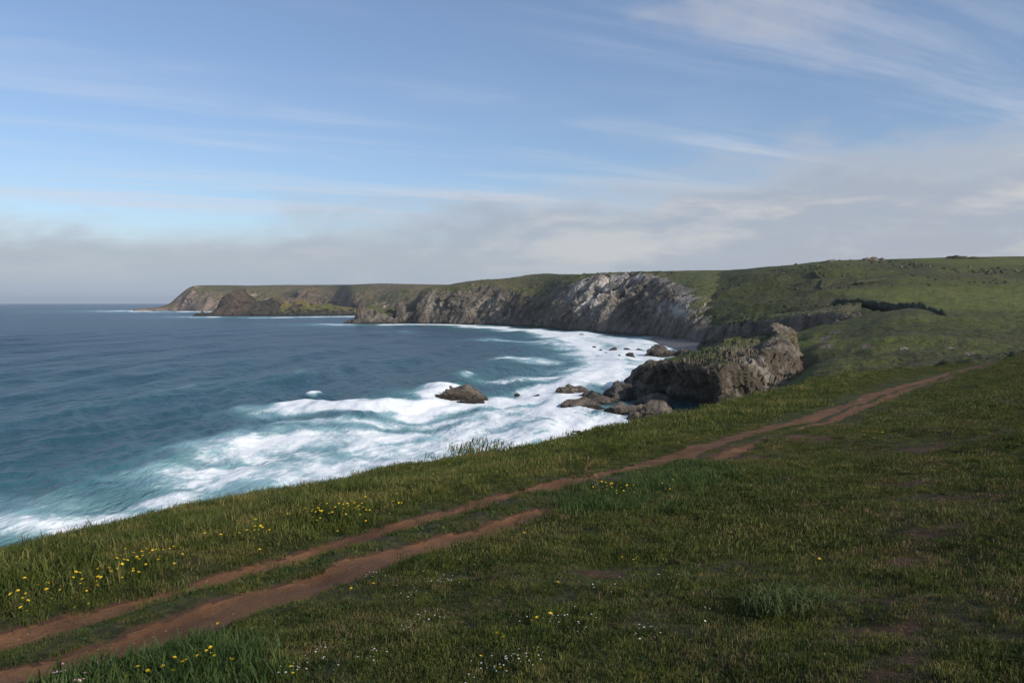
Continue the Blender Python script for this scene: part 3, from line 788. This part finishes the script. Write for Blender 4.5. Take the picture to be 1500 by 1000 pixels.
# ------------------------------------------------------------------ hedges, outcrops on the hills
def bank(name, pts, w, h, label, cat, seed, step=1.2, group=None):
    """hedge or hedge bank: a lumpy, closed strip along world points"""
    pts = np.asarray(pts, float)
    L = np.concatenate([[0], np.cumsum(np.linalg.norm(np.diff(pts, axis=0), axis=1))])
    n = max(int(L[-1] / step), 8); s = np.linspace(0, L[-1], n)
    c = np.stack([np.interp(s, L, pts[:, i]) for i in range(3)], -1)
    tg = np.gradient(c, axis=0); tg[:, 2] = 0; tg /= np.linalg.norm(tg, axis=1)[:, None]
    sd = np.stack([-tg[:, 1], tg[:, 0], 0 * tg[:, 0]], -1)
    m = 16; th = np.linspace(0, 2 * np.pi, m, endpoint=False)
    G = c[:, None] + sd[:, None] * (np.cos(th) * w / 2)[None, :, None] + np.array([0, 0, 1.0]) * (np.sin(th) * h)[None, :, None]
    taper = np.clip(np.minimum(np.arange(n), np.arange(n)[::-1]) / 3.0, .05, 1)[:, None, None]
    vary = np.clip(.95 + .8 * fbm(c / (h * 4.0) + seed, 3), .68, 1.3)[:, None, None]
    G = c[:, None] + (G - c[:, None]) * taper * vary
    d = .45 * h * fbm(G / (h * 1.5) + seed, 3) + .22 * h * fbm(G / (h * .45) + seed, 2)
    dirn = G - c[:, None]; dirn /= np.linalg.norm(dirn, axis=-1, keepdims=True) + 1e-6
    G = G + dirn * d[..., None] * taper
    Fc = grid_faces(m, n, True)
    V = np.swapaxes(G, 0, 1).reshape(-1, 3)
    base = c[n // 2].copy()
    o = mesh_from(name, V - base, Fc, MAT['hedge_leaf']); o.location = base
    return tag(o, label, cat, group)
bank('field_hedge', [P(1216, 446, 452), P(1235, 443, 440), P(1262, 444, 425), P(1300, 450, 395), P(1335, 451, 370), P(1358, 452, 348)], 3.4, 2.2, 'long dark hedge bank running below the bright field down to the fold', 'hedge', 3)
bank('field_hedge', [P(1358, 453, 348), P(1368, 456, 338), P(1378, 460, 328), P(1388, 464, 322)], 2.6, 2.0, 'short hedge bank turning downhill at the lower corner of the bright field', 'hedge', 6)
bank('field_hedge', [P(1388, 464, 330), P(1420, 462, 336), P(1460, 461, 338), P(1510, 460, 340), P(1600, 459, 342)], 1.8, .8, 'thin hedge line under the bright field crossing to the hill on the right', 'hedge', 9)
bank('field_hedge', [P(1190, 398, 640), P(1205, 412, 590), P(1202, 424, 560), P(1216, 434, 525), P(1245, 437, 505)], 2.2, 1.5, 'curved hedge climbing the hill toward the skyline above the dark gully', 'hedge', 12)
bank('field_hedge', [P(1250, 414, 565), P(1290, 410, 575), P(1345, 405, 590)], 3.0, 1.8, 'dark gorse bank lying across the middle of the hillside', 'hedge', 15)
def on_ground(px, py): return ground_hit(px, py)
hb = [(1366, 536), (1385, 534), (1405, 531), (1425, 528), (1447, 527)]
pts = [np.array([*(np.array([(px - 750) / F, 1]) * Yq), 0]) for (px, py), Yq in zip(hb, (90, 89, 88.5, 88, 87.5))]
for p in pts: p[2] = ground_z(p[0], p[1]) + .1
bank('hedge_bank', pts, 1.0, .75, 'low dark hedge bank on the brow beside where the track goes over', 'hedge', 18, .35)
pts = [np.array([(px - 750) / F * Yq, Yq, 0]) for px, Yq in ((1464, 86.5), (1480, 86), (1500, 85.5), (1530, 85), (1580, 84))]
for p in pts: p[2] = ground_z(p[0], p[1]) + .15
bank('hedge_bank', pts, 1.3, .85, 'dark bramble bank on the brow on the landward side of the track', 'hedge', 21, .35)

def surface_z(name, x, y):
    dg = bpy.context.evaluated_depsgraph_get()
    o = bpy.data.objects[name]
    ok, loc, *_ = o.ray_cast(Vector((x, y, 400)), Vector((0, 0, -1)))
    return loc.z if ok else 20.0
sky_things = [('headland_crag', 'rugged lichen-covered crag crowning the rocky headland', 'outcrop', 1141, 276, 10.5, 4.2, 88, 'near_rock'),
              ('rock_outcrop', 'pale broken rock outcrop on the skyline of the hill', 'outcrop', 1275, 690, 14, 3.6, 81, 'near_rock'),
              ('rock_outcrop', 'small dark rock lump next to the pale skyline outcrop', 'outcrop', 1292, 688, 6, 3.2, 82, 'dark_rock'),
              ('bush', 'wide dark bush clump on the highest part of the skyline', 'bush', 1402, 712, 24, 4.0, 83, 'hedge_leaf'),
              ('bush', 'low dark bushes trailing beside the highest skyline clump', 'bush', 1425, 712, 20, 2.0, 84, 'hedge_leaf'),
              ('rock_outcrop', 'low brown rock hump on the skyline above the curved hedge', 'outcrop', 1216, 688, 12, 2.5, 85, 'near_rock')]
for nm, lb, ct, px, Y, w, h, sd, mt in sky_things:
    x = (px - 750) / F * Y
    V, Fc = rock_shape((w / 2, w * .35, h), sd, 4, .35)
    n = len(V); V[:, 2] -= h * .25
    o = mesh_from(nm, V, Fc, MAT[mt], {'turf': np.full(n, .1), 'pale': np.full(n, .3), 'field': np.zeros(n)})
    o.location = (x, Y, surface_z('rocky_headland' if nm == 'headland_crag' else 'hill', x, Y)); tag(o, lb, ct)
rng = random.Random(5)
for k, (px, Y) in enumerate([(1320, 640), (1362, 630), (1405, 610), (1450, 615), (1468, 612), (1488, 618), (1178, 600), (1155, 640), (1340, 655), (1235, 610), (1420, 640), (1260, 640)]):
    x = (px - 750) / F * Y; w = rng.uniform(1.4, 3.2)
    V, Fc = rock_shape((w / 2, w * .4, w * .45), 100 + k, 3, .3); n = len(V)
    o = mesh_from('hill_boulder', V, Fc, MAT['near_rock'], {'turf': np.zeros(n), 'pale': np.full(n, .1), 'field': np.zeros(n)})
    o.location = (x, Y, surface_z('hill', x, Y) + .3)
    tag(o, 'small grey boulder scattered on the upper green hillside', 'boulder', 'boulders on the upper hillside')
# pale stones showing in the turf of the nearer slope
for k, (px, Y, w) in enumerate([(1324, 212, 3.0), (1310, 214, 1.6), (1390, 208, 1.2), (1265, 250, 1.4)]):
    x = (px - 750) / F * Y
    V, Fc = rock_shape((w / 2, w * .4, w * .35), 130 + k, 3, .3); n = len(V)
    o = mesh_from('slope_stone', V, Fc, MAT['near_rock'], {'turf': np.zeros(n), 'pale': np.full(n, .6), 'field': np.zeros(n)})
    o.location = (x, Y, surface_z('hill_slope', x, Y)); tag(o, 'pale stone lying in the turf of the slope across the valley', 'stone', 'stones on the valley slope')

# ------------------------------------------------------------------ grass
def blades(n, rad, h, w, seed, lean=.5, droop=.4, lift=0.0):
    """a clump of bent, tapering blades: 5 vertices, 1 quad + 1 triangle-quad each"""
    rs = np.random.RandomState(seed); V = []; Fc = []
    for k in range(n):
        r = rad * math.sqrt(rs.uniform()); a = rs.uniform(0, 6.283)
        bx, by = r * math.cos(a), r * math.sin(a)
        hh = h * rs.uniform(.45, 1.15); ww = w * rs.uniform(.7, 1.3)
        d = rs.uniform(0, 6.283); dx, dy = math.cos(d), math.sin(d)
        ln = lean * rs.uniform(.1, 1) * hh; f = rs.uniform(0, 6.283); sx, sy = math.cos(f) * ww / 2, math.sin(f) * ww / 2
        i = len(V)
        mx, my, mz = bx + dx * ln * .35, by + dy * ln * .35, hh * .6
        tx, ty, tz = bx + dx * ln, by + dy * ln, hh * (1 - droop * rs.uniform(0, .8))
        V += [(bx - sx, by - sy, -.02), (bx + sx, by + sy, -.02), (mx + sx * .85, my + sy * .85, mz), (mx - sx * .85, my - sy * .85, mz), (tx + sx * .12, ty + sy * .12, tz), (tx - sx * .12, ty - sy * .12, tz)]
        Fc += [(i, i + 1, i + 2, i + 3), (i + 3, i + 2, i + 4, i + 5)]
    return np.array(V), np.array(Fc)
def src(coll, name, V, Fc, mat):
    o = mesh_from(name, V, Fc, MAT[mat]); C.objects.unlink(o); coll.objects.link(o)
def scatter(name, sources, pts, rotz, scl, idx, tilt=None, **kw):
    coll = bpy.data.collections.new(name + '_clumps')
    for k, (V, Fc, mt) in enumerate(sources): src(coll, '%s_%02d' % (name, k), V, Fc, mt)
    me = bpy.data.meshes.new(name); me.vertices.add(len(pts)); me.vertices.foreach_set('co', np.asarray(pts, np.float32).ravel())
    a = me.attributes.new('rot', 'FLOAT_VECTOR', 'POINT'); rr = np.zeros((len(pts), 3), np.float32); rr[:, 2] = rotz
    if tilt is not None: rr[:, :2] = tilt
    a.data.foreach_set('vector', rr.ravel())
    a = me.attributes.new('scl', 'FLOAT', 'POINT'); a.data.foreach_set('value', np.asarray(scl, np.float32))
    a = me.attributes.new('idx', 'INT', 'POINT'); a.data.foreach_set('value', np.asarray(idx, np.int32))
    o = bpy.data.objects.new(name, me); C.objects.link(o)
    ng = bpy.data.node_groups.new(name, 'GeometryNodeTree')
    ng.interface.new_socket('Geometry', in_out='INPUT', socket_type='NodeSocketGeometry')
    ng.interface.new_socket('Geometry', in_out='OUTPUT', socket_type='NodeSocketGeometry')
    gi = ng.nodes.new('NodeGroupInput'); go = ng.nodes.new('NodeGroupOutput')
    ip = ng.nodes.new('GeometryNodeInstanceOnPoints'); ci = ng.nodes.new('GeometryNodeCollectionInfo')
    ci.inputs['Collection'].default_value = coll; ci.inputs['Separate Children'].default_value = True; ci.inputs['Reset Children'].default_value = True
    def na(n, dt):
        q = ng.nodes.new('GeometryNodeInputNamedAttribute'); q.data_type = dt; q.inputs['Name'].default_value = n
        return q.outputs['Attribute']
    L = ng.links.new
    L(gi.outputs[0], ip.inputs['Points']); L(ci.outputs[0], ip.inputs['Instance']); ip.inputs['Pick Instance'].default_value = True
    L(na('idx', 'INT'), ip.inputs['Instance Index']); L(na('rot', 'FLOAT_VECTOR'), ip.inputs['Rotation']); L(na('scl', 'FLOAT'), ip.inputs['Scale'])
    L(ip.outputs[0], go.inputs[0])
    md = o.modifiers.new('scatter', 'NODES'); md.node_group = ng
    return tag(o, kind='stuff', **kw)

def spread(n, r0, r1, rs, power):
    """points on the slope round the viewer's standing place, thinning with distance"""
    u = rs.uniform(size=n)
    r = (r0 ** power + u * (r1 ** power - r0 ** power)) ** (1 / power)
    az = np.radians(rs.uniform(-50, 47, n))
    return r * np.sin(az), r * np.cos(az)
LUSH = []
for px, py, rx in [(900, 735, 1.1), (985, 700, 1.2), (870, 715, .8), (250, 985, .45), (300, 1000, .35), (940, 715, 1.0), (1020, 690, .9)]:
    h = ground_hit(px, py)
    if h is not None: LUSH.append((h[0], h[1], rx))
def lush_at(x, y):
    v = np.zeros(np.shape(x))
    for lx, ly, r in LUSH: v = np.maximum(v, np.exp(-((x - lx) ** 2 + (y - ly) ** 2) / (r * r)))
    return v
def build_grass():
    rs = np.random.RandomState(11)
    # short turf, long turf, lush turf in three sizes for near, middle and far ground
    S = []
    S += [blades(120, .12, .024, .0036, k, 1.4, .6) + ('short_grass',) for k in range(4)]             # 0-3
    S += [blades(70, .14, .12, .0045, 10 + k, .9, .5) + ('long_grass',) for k in range(4)]           # 4-7
    S += [blades(60, .15, .13, .007, 20 + k, .7, .35) + ('lush_grass',) for k in range(3)]           # 8-10
    S += [blades(200, .32, .026, .0065, 30 + k, 1.4, .6) + ('short_grass',) for k in range(3)]        # 11-13
    S += [blades(180, .36, .12, .007, 40 + k, .9, .5) + ('long_grass',) for k in range(3)]           # 14-16
    S += [blades(260, .8, .032, .016, 50 + k, 1.4, .6) + ('short_grass',) for k in range(3)]         # 17-19
    S += [blades(220, .8, .17, .018, 60 + k, .8, .5) + ('long_grass',) for k in range(3)]            # 20-22
    S += [blades(16, .08, .016, .013, 70 + k, 1.8, .9) + ('lush_grass',) for k in range(3)]           # 23-25 flat leaves
    S += [blades(50, .13, .03, .004, 80 + k, 2.2, .8) + ('dead_grass',) for k in range(3)]           # 26-28 straw
    S += [blades(90, .34, .035, .007, 85 + k, 2.2, .8) + ('dead_grass',) for k in range(3)]          # 29-31 straw, wider
    allp = []; alli = []; alls = []
    for band, (r0, r1, n, pw) in enumerate(((1.2, 9.5, 24000, 1.35), (8.5, 30, 30000, 1.2), (27, 112, 30000, 1.25))):
        x, y = spread(n, r0, r1, rs, pw)
        a, b = ab(x, y)
        r = ruts(a, b, x, y)
        keep = (b < 19.5) & (a < 112) & (r < -.05 - .07 * rs.uniform(size=n))
        rim = r > -(.1, .34, .75)[band]
        bar = np.clip(bare_at(x, y) * 1.3, 0, 1); keep &= rs.uniform(size=n) > .6 * bar
        thin = fbm(xyz(x / 1.7, y / 1.7, 6.1), 3)
        keep &= rs.uniform(size=n) < .82 + .7 * thin
        bar = bar[keep]; rim = rim[keep]; x, y, a, b = x[keep], y[keep], a[keep], b[keep]; m = len(x); u = rs.uniform(size=m)
        seaward = smooth(b, 8.0, 9.2) * (.7 + .5 * fbm(xyz(x / 3, y / 3, 2), 2))
        verge = smooth(b, 7.6, 8.4)
        lush = lush_at(x, y)
        typ = np.where(u < seaward, 1, 0)
        typ = np.where((rs.uniform(size=m) < lush * .9), 2, typ)
        k = rs.randint(0, 3, m)
        if band == 0:
            idx = np.where(typ == 0, k, np.where(typ == 1, 4 + k, 8 + k))
            flat = (typ == 0) & (rs.uniform(size=m) < .25); idx = np.where(flat, 23 + k, idx)
        elif band == 1: idx = np.where(typ == 0, 11 + k, np.where(typ == 1, 14 + k, 8 + k))
        else: idx = np.where(typ == 0, 17 + k, 20 + k)
        straw = rs.uniform(size=m) < .04 + .4 * bar + .25 * smooth(fbm(xyz(x / 1.2, y / 1.2, 9.5), 3), .1, .6)
        if band < 2: idx = np.where(straw & (typ < 2), (26, 29)[band] + k, idx)
        if band: idx = np.where(rim, k, idx)
        strip = (b > np.interp(a, *LOW_B)) & (b < np.interp(a, *UPP_B)) & (a < 20)
        idx = np.where(strip & (rs.uniform(size=m) < .45), 23 + k, idx)
        s = rs.uniform(.65, 1.3, m) * (1 + .45 * fbm(xyz(x / 2.2, y / 2.2, 7), 2))
        s *= np.where((typ == 0) & (b > 5.5) & (b < 8.0) , np.where(a < 20, .75, .9), 1.0)
        s = np.where(rim & (band > 0), 1.1 + .5 * rs.uniform(size=m), s)
        s = s * (1 - .45 * bar)
        z = ground_z(x, y)
        allp.append(np.stack([x, y, z], -1)); alli.append(idx); alls.append(np.clip(s, .4, 2))
    p = np.concatenate(allp); i = np.concatenate(alli); s = np.concatenate(alls)
    scatter('grass', S, p, rs.uniform(0, 6.28, len(p)), s, i, rs.normal(0, .12, (len(p), 2)))
build_grass()

def build_pebbles():
    rs = np.random.RandomState(41)
    S = [rock_shape((1, .8, .6), 300 + q, 2, .3, 5) + ('pebble',) for q in range(4)]
    x, y = spread(60000, 3, 45, rs, 1.1); a, b = ab(x, y)
    k = ruts(a, b, x, y) > -.03; k &= rs.uniform(size=len(x)) < .30 + .5 * perlin(xyz(x * 1.3, y * 1.3, 4)); x, y = x[k], y[k]; n = len(x)
    sz = .004 + .012 * rs.uniform(size=n) ** 4 + .00012 * y
    scatter('pebbles', S, np.stack([x, y, ground_z(x, y)], -1), rs.uniform(0, 6.28, n), sz, rs.randint(0, 4, n))
plain_mat('pebble', (.10, .055, .035), (.24, .17, .12), 30, .9)
build_pebbles()
def build_gorse():
    rs = np.random.RandomState(31)
    S = [rock_shape((1, .9, .75), 200 + q, 3, .42, 3) + ('hedge_leaf',) for q in range(4)]
    pts = []
    for name, (x0, x1, y0, y1), n, cut in (('hill', (120, 470, 430, 730), 5200, .30), ('cliff_spur', (105, 175, 370, 470), 500, .1), ('hill_slope', (95, 300, 170, 345), 1500, .45), ('sea_cliff', (-40, 160, 760, 960), 1500, .15)):
        o = bpy.data.objects[name]
        x = rs.uniform(x0, x1, n); y = rs.uniform(y0, y1, n)
        d = fbm(xyz(x / 38, y / 60, 3.3), 3) + .25 * rs.normal(size=n)
        fld = (x > 195) & (y < 540) & (y > 400) | (x > 340) & (y > 645)
        for q in np.nonzero((d > cut) & ~fld)[0]:
            ok, loc, nr, _ = o.ray_cast(Vector((x[q], y[q], 300)), Vector((0, 0, -1)))
            if ok and nr.z > .45: pts.append((*loc, 1.0 if name != 'hill_slope' else .45))
    pts = np.array(pts); n = len(pts)
    scatter('gorse', S, pts[:, :3] - [0, 0, .15], rs.uniform(0, 6.28, n), pts[:, 3] * rs.uniform(.5, 1.7, n), rs.randint(0, 4, n))
build_gorse()

# ------------------------------------------------------------------ tussocks and tall plants
def tussock(px, py, n, rad, h, w, mat, label, seed, lean=.8, cat='grass tuft', sq=1.0, name='grass_tussock'):
    p = ground_hit(px, py)
    V, Fc = blades(n, rad, h, w, seed, lean, .45)
    V[:, 1] *= sq
    o = mesh_from(name, V, Fc, MAT[mat]); o.location = p; o['kind'] = 'thing'
    return tag(o, label, cat)
tussock(1155, 893, 520, .36, .17, .009, 'tussock_grass', 'coarse grey-green grass tussock alone on the cropped turf', 5, 1.5, sq=.6)
tussock(985, 712, 1100, .95, .26, .010, 'lush_grass', 'tall dense grass mound beside the upper rut where the lower rut ends', 8, .6, sq=.6)
tussock(880, 742, 1000, .75, .22, .009, 'lush_grass', 'bright green tussock blocking the lower rut, yellow flowers on it', 9, .6, sq=.6)
tussock(245, 985, 500, .36, .12, .006, 'lush_grass', 'lush green tuft with yellow flowers at the edge of the wide rut', 12, .5, sq=.7)

def stalk(name, x, y, h, mat, label, rs, head, group=None, side=7):
    """one thin stem with small heads and side leaves"""
    V = []; Fc = []; dx, dy = rs.normal(0, .12, 2) * h; w = .006
    V += [(-w, 0, -.04), (w, 0, -.04), (dx + w * .6, dy, h), (dx - w * .6, dy, h)]; Fc.append((0, 1, 2, 3))
    for j in range(side):
        t = rs.uniform(.5, 1.0); cx, cy, cz = dx * t, dy * t, h * t
        i = len(V); q = rs.normal(size=3) * head * .5; r = rs.normal(size=3) * head; r[2] = abs(r[2])
        V += [(cx, cy, cz), (cx + r[0] - q[0], cy + r[1] - q[1], cz + r[2]), (cx + 1.6 * r[0], cy + 1.6 * r[1], cz + 1.6 * r[2]), (cx + r[0] + q[0], cy + r[1] + q[1], cz + r[2])]; Fc.append((i, i + 1, i + 2, i + 3))
    o = mesh_from(name, np.array(V), np.array(Fc), MAT[mat]); o.location = (x, y, float(ground_z(x, y)))
    return tag(o, label, 'plant', group)
rs_ = np.random.RandomState(3)
p = ground_hit(852, 722)
stalk('dock_plant', p[0], p[1], .6, 'dry_stalk', 'rust-brown dried dock stalk standing between the ruts', rs_, .035, None, 40)
for k, (dx, dy, hh) in enumerate(((.12, .05, .4), (-.15, .1, .32), (.3, -.1, .3))):
    stalk('dock_plant', p[0] + dx, p[1] + dy, hh, 'dry_stalk', 'shorter rusty dock stem close beside the tall dock stalk', rs_, .03, 'short dock stems', 22)
for px, py, n, h, spd, lb in ((688, 673, 14, .28, .35, 'thin dried seed stalk in the clump on the grass edge against white surf'), (706, 670, 12, .27, .3, 'thin dried seed stalk in the clump on the grass edge against white surf'), (742, 664, 8, .3, .3, 'short dry seed stem farther along the grass edge toward the rocks'), (82, 768, 6, .28, .25, 'thin brown stem on the lower end of the grass edge')):
    p = ground_hit(px, py)
    for k in range(n):
        q = p[:2] + rs_.normal(0, spd, 2)
        stalk('seed_stalk', q[0], q[1], h * rs_.uniform(.55, 1.1), 'dry_stalk', lb, rs_, .014, 'dried stalks along the grass edge', 9)

# ------------------------------------------------------------------ flowers
def flower_mesh(name, petals, r, h, pm, seed, dome=False):
    rs = np.random.RandomState(seed); V = []; Fc = []; mi = []
    w = .0022
    V += [(-w, 0, -.02), (w, 0, -.02), (w, 0, h), (-w, 0, h)]; Fc.append((0, 1, 2, 3)); mi.append(1)
    V += [(0, -w, -.02), (0, w, -.02), (0, w, h), (0, -w, h)]; Fc.append((4, 5, 6, 7)); mi.append(1)
    for layer in range(2 if not dome else 3):
        for k in range(petals):
            a = 6.283 * (k + .5 * layer) / petals + rs.uniform(-.1, .1); rr = r * (1 - .28 * layer); zt = h + (.25 - .1 * layer) * r + layer * .3 * r
            ca, sa = math.cos(a), math.sin(a); hw = rr * .5; i = len(V); z0 = h + layer * .3 * r
            V += [(0, 0, z0), (ca * rr * .6 + sa * hw, sa * rr * .6 - ca * hw, zt), (ca * rr, sa * rr, zt + .12 * r), (ca * rr * .6 - sa * hw, sa * rr * .6 + ca * hw, zt)]
            Fc.append((i, i + 1, i + 2, i + 3)); mi.append(0)
    o = mesh_from(name, np.array(V), np.array(Fc), MAT[pm]); o.data.materials.append(MAT['lush_grass'])
    o.data.polygons.foreach_set('material_index', np.array(mi, np.int32))
    C.objects.unlink(o); o['tall'] = h * .9
    return o
def flowers(proto, spots, label_of, group, rs, up=0.0):
    for (px, py, g) in spots:
        p = ground_hit(px, py); p = ground_hit(px, py + proto['tall'] * F / p[1])
        c = proto.copy(); C.objects.link(c)
        s = rs.uniform(.75, 1.2)
        c.location = p; c.scale = (s, s, s * rs.uniform(.7, 1.2)); c.rotation_euler = (rs.normal(0, .25), rs.normal(0, .25), rs.uniform(0, 6.28))
        tag(c, label_of[g], 'flower', group)
def cloud_of(rs, px0, py0, px1, py1, n, sd, g):
    t = rs.uniform(size=n)
    return [(px0 + (px1 - px0) * q + rs.normal(0, sd * 1.5), py0 + (py1 - py0) * q + rs.normal(0, sd), g) for q in t]
def build_flowers():
    rs = np.random.RandomState(21)
    yl = flower_mesh('yellow_flower', 6, .0155, .12, 'yellow_petal', 1)
    ys = flower_mesh('yellow_flower', 6, .018, .27, 'yellow_petal', 4)
    wh = flower_mesh('white_flower', 7, .0068, .05, 'white_petal', 2)
    pk = flower_mesh('pink_flower', 7, .013, .11, 'pink_petal', 3, True)
    far = {0: 'yellow flower in the long drift of blooms on the seaward verge of the track', 1: 'yellow flower in the lush tuft beside the wide rut', 2: 'single yellow flower dotted in the cropped turf', 3: 'yellow flower on the green tussock blocking the lower rut', 4: 'yellow flower beside the track farther up toward the brow'}
    sp_far = cloud_of(rs, 440, 766, 540, 748, 70, 4.5, 0) + cloud_of(rs, 530, 750, 590, 736, 16, 5, 0) + cloud_of(rs, 155, 842, 265, 815, 46, 6, 0) + cloud_of(rs, 315, 795, 390, 780, 18, 5, 0) + cloud_of(rs, 20, 885, 140, 850, 30, 8, 0) + cloud_of(rs, 650, 708, 740, 695, 12, 4, 0)
    sp_tuft = cloud_of(rs, 200, 996, 270, 975, 14, 6, 1) + cloud_of(rs, 280, 956, 335, 962, 16, 4, 1)
    sp_one = [(330, 918, 2), (517, 858, 2), (545, 852, 2), (423, 985, 2), (775, 905, 2), (790, 902, 2), (805, 900, 2), (725, 930, 2), (752, 945, 2), (912, 820, 2), (930, 825, 2), (1197, 816, 2), (1205, 814, 2), (700, 958, 2), (738, 975, 2), (430, 982, 2), (815, 852, 2), (765, 785, 2), (720, 800, 2)]
    sp_tus = cloud_of(rs, 870, 716, 930, 716, 22, 3, 3) + cloud_of(rs, 975, 706, 990, 706, 4, 2, 3)
    sp_up = cloud_of(rs, 1240, 640, 1320, 625, 22, 7, 4) + cloud_of(rs, 950, 655, 1060, 632, 10, 6, 4)
    flowers(ys, sp_far + sp_tus, far, 'yellow flowers by the track', rs)
    flowers(yl, sp_tuft + sp_one + sp_up, far, 'yellow flowers by the track', rs)
    wl = {0: 'small white daisy in the drift along the wide rut', 1: 'small white daisy scattered in the cropped turf'}
    sw = cloud_of(rs, 645, 806, 700, 790, 46, 4, 0) + cloud_of(rs, 530, 842, 550, 838, 8, 3, 0)
    for c in [(590, 866, 9), (650, 850, 12), (695, 833, 6), (635, 905, 10), (590, 920, 7), (460, 950, 6), (430, 978, 12), (745, 965, 16), (720, 975, 12), (775, 960, 10), (780, 905, 12), (815, 905, 12), (845, 922, 7), (870, 900, 5), (1030, 890, 5), (950, 925, 8), (920, 848, 5), (980, 842, 4), (550, 955, 6), (480, 970, 5), (880, 860, 4), (700, 1000, 8), (540, 965, 5)]:
        sw += cloud_of(rs, c[0] - 12, c[1], c[0] + 12, c[1], c[2], 7, 1)
    flowers(wh, sw, wl, 'white daisies in the turf', rs)
    pl = {0: 'pale pink thrift head at the lower edge of the wide rut', 1: 'pale pink thrift head beside the brown dock stalk'}
    flowers(pk, cloud_of(rs, 140, 955, 165, 958, 8, 5, 0) + cloud_of(rs, 70, 985, 85, 988, 5, 4, 0) + cloud_of(rs, 95, 998, 125, 996, 6, 3, 0) + cloud_of(rs, 860, 716, 885, 708, 12, 3, 1), pl, 'pink thrift heads by the track', rs)
build_flowers()

# ------------------------------------------------------------------ haze
def build_haze():
    x0, x1, y0, y1, z0, z1 = -60000, 60000, -120, 60000, -260, 150
    V = [(x, y, z) for x in (x0, x1) for y in (y0, y1) for z in (z0, z1)]
    Fc = [(0, 1, 3, 2), (4, 6, 7, 5), (0, 4, 5, 1), (2, 3, 7, 6), (0, 2, 6, 4), (1, 5, 7, 3)]
    m = bpy.data.materials.new('haze'); m.use_nodes = True
    t = NT(m.node_tree); t.n.clear()
    out = t.new('ShaderNodeOutputMaterial'); v = t.new('ShaderNodeVolumePrincipled')
    v.inputs['Color'].default_value = (.86, .91, .97, 1); v.inputs['Density'].default_value = 4.5e-5; v.inputs['Anisotropy'].default_value = .2
    t.link(v.outputs[0], out.inputs['Volume'])
    tag(mesh_from('haze', np.array(V, float), np.array(Fc), m, smooth_sh=False), kind='stuff')
build_haze()
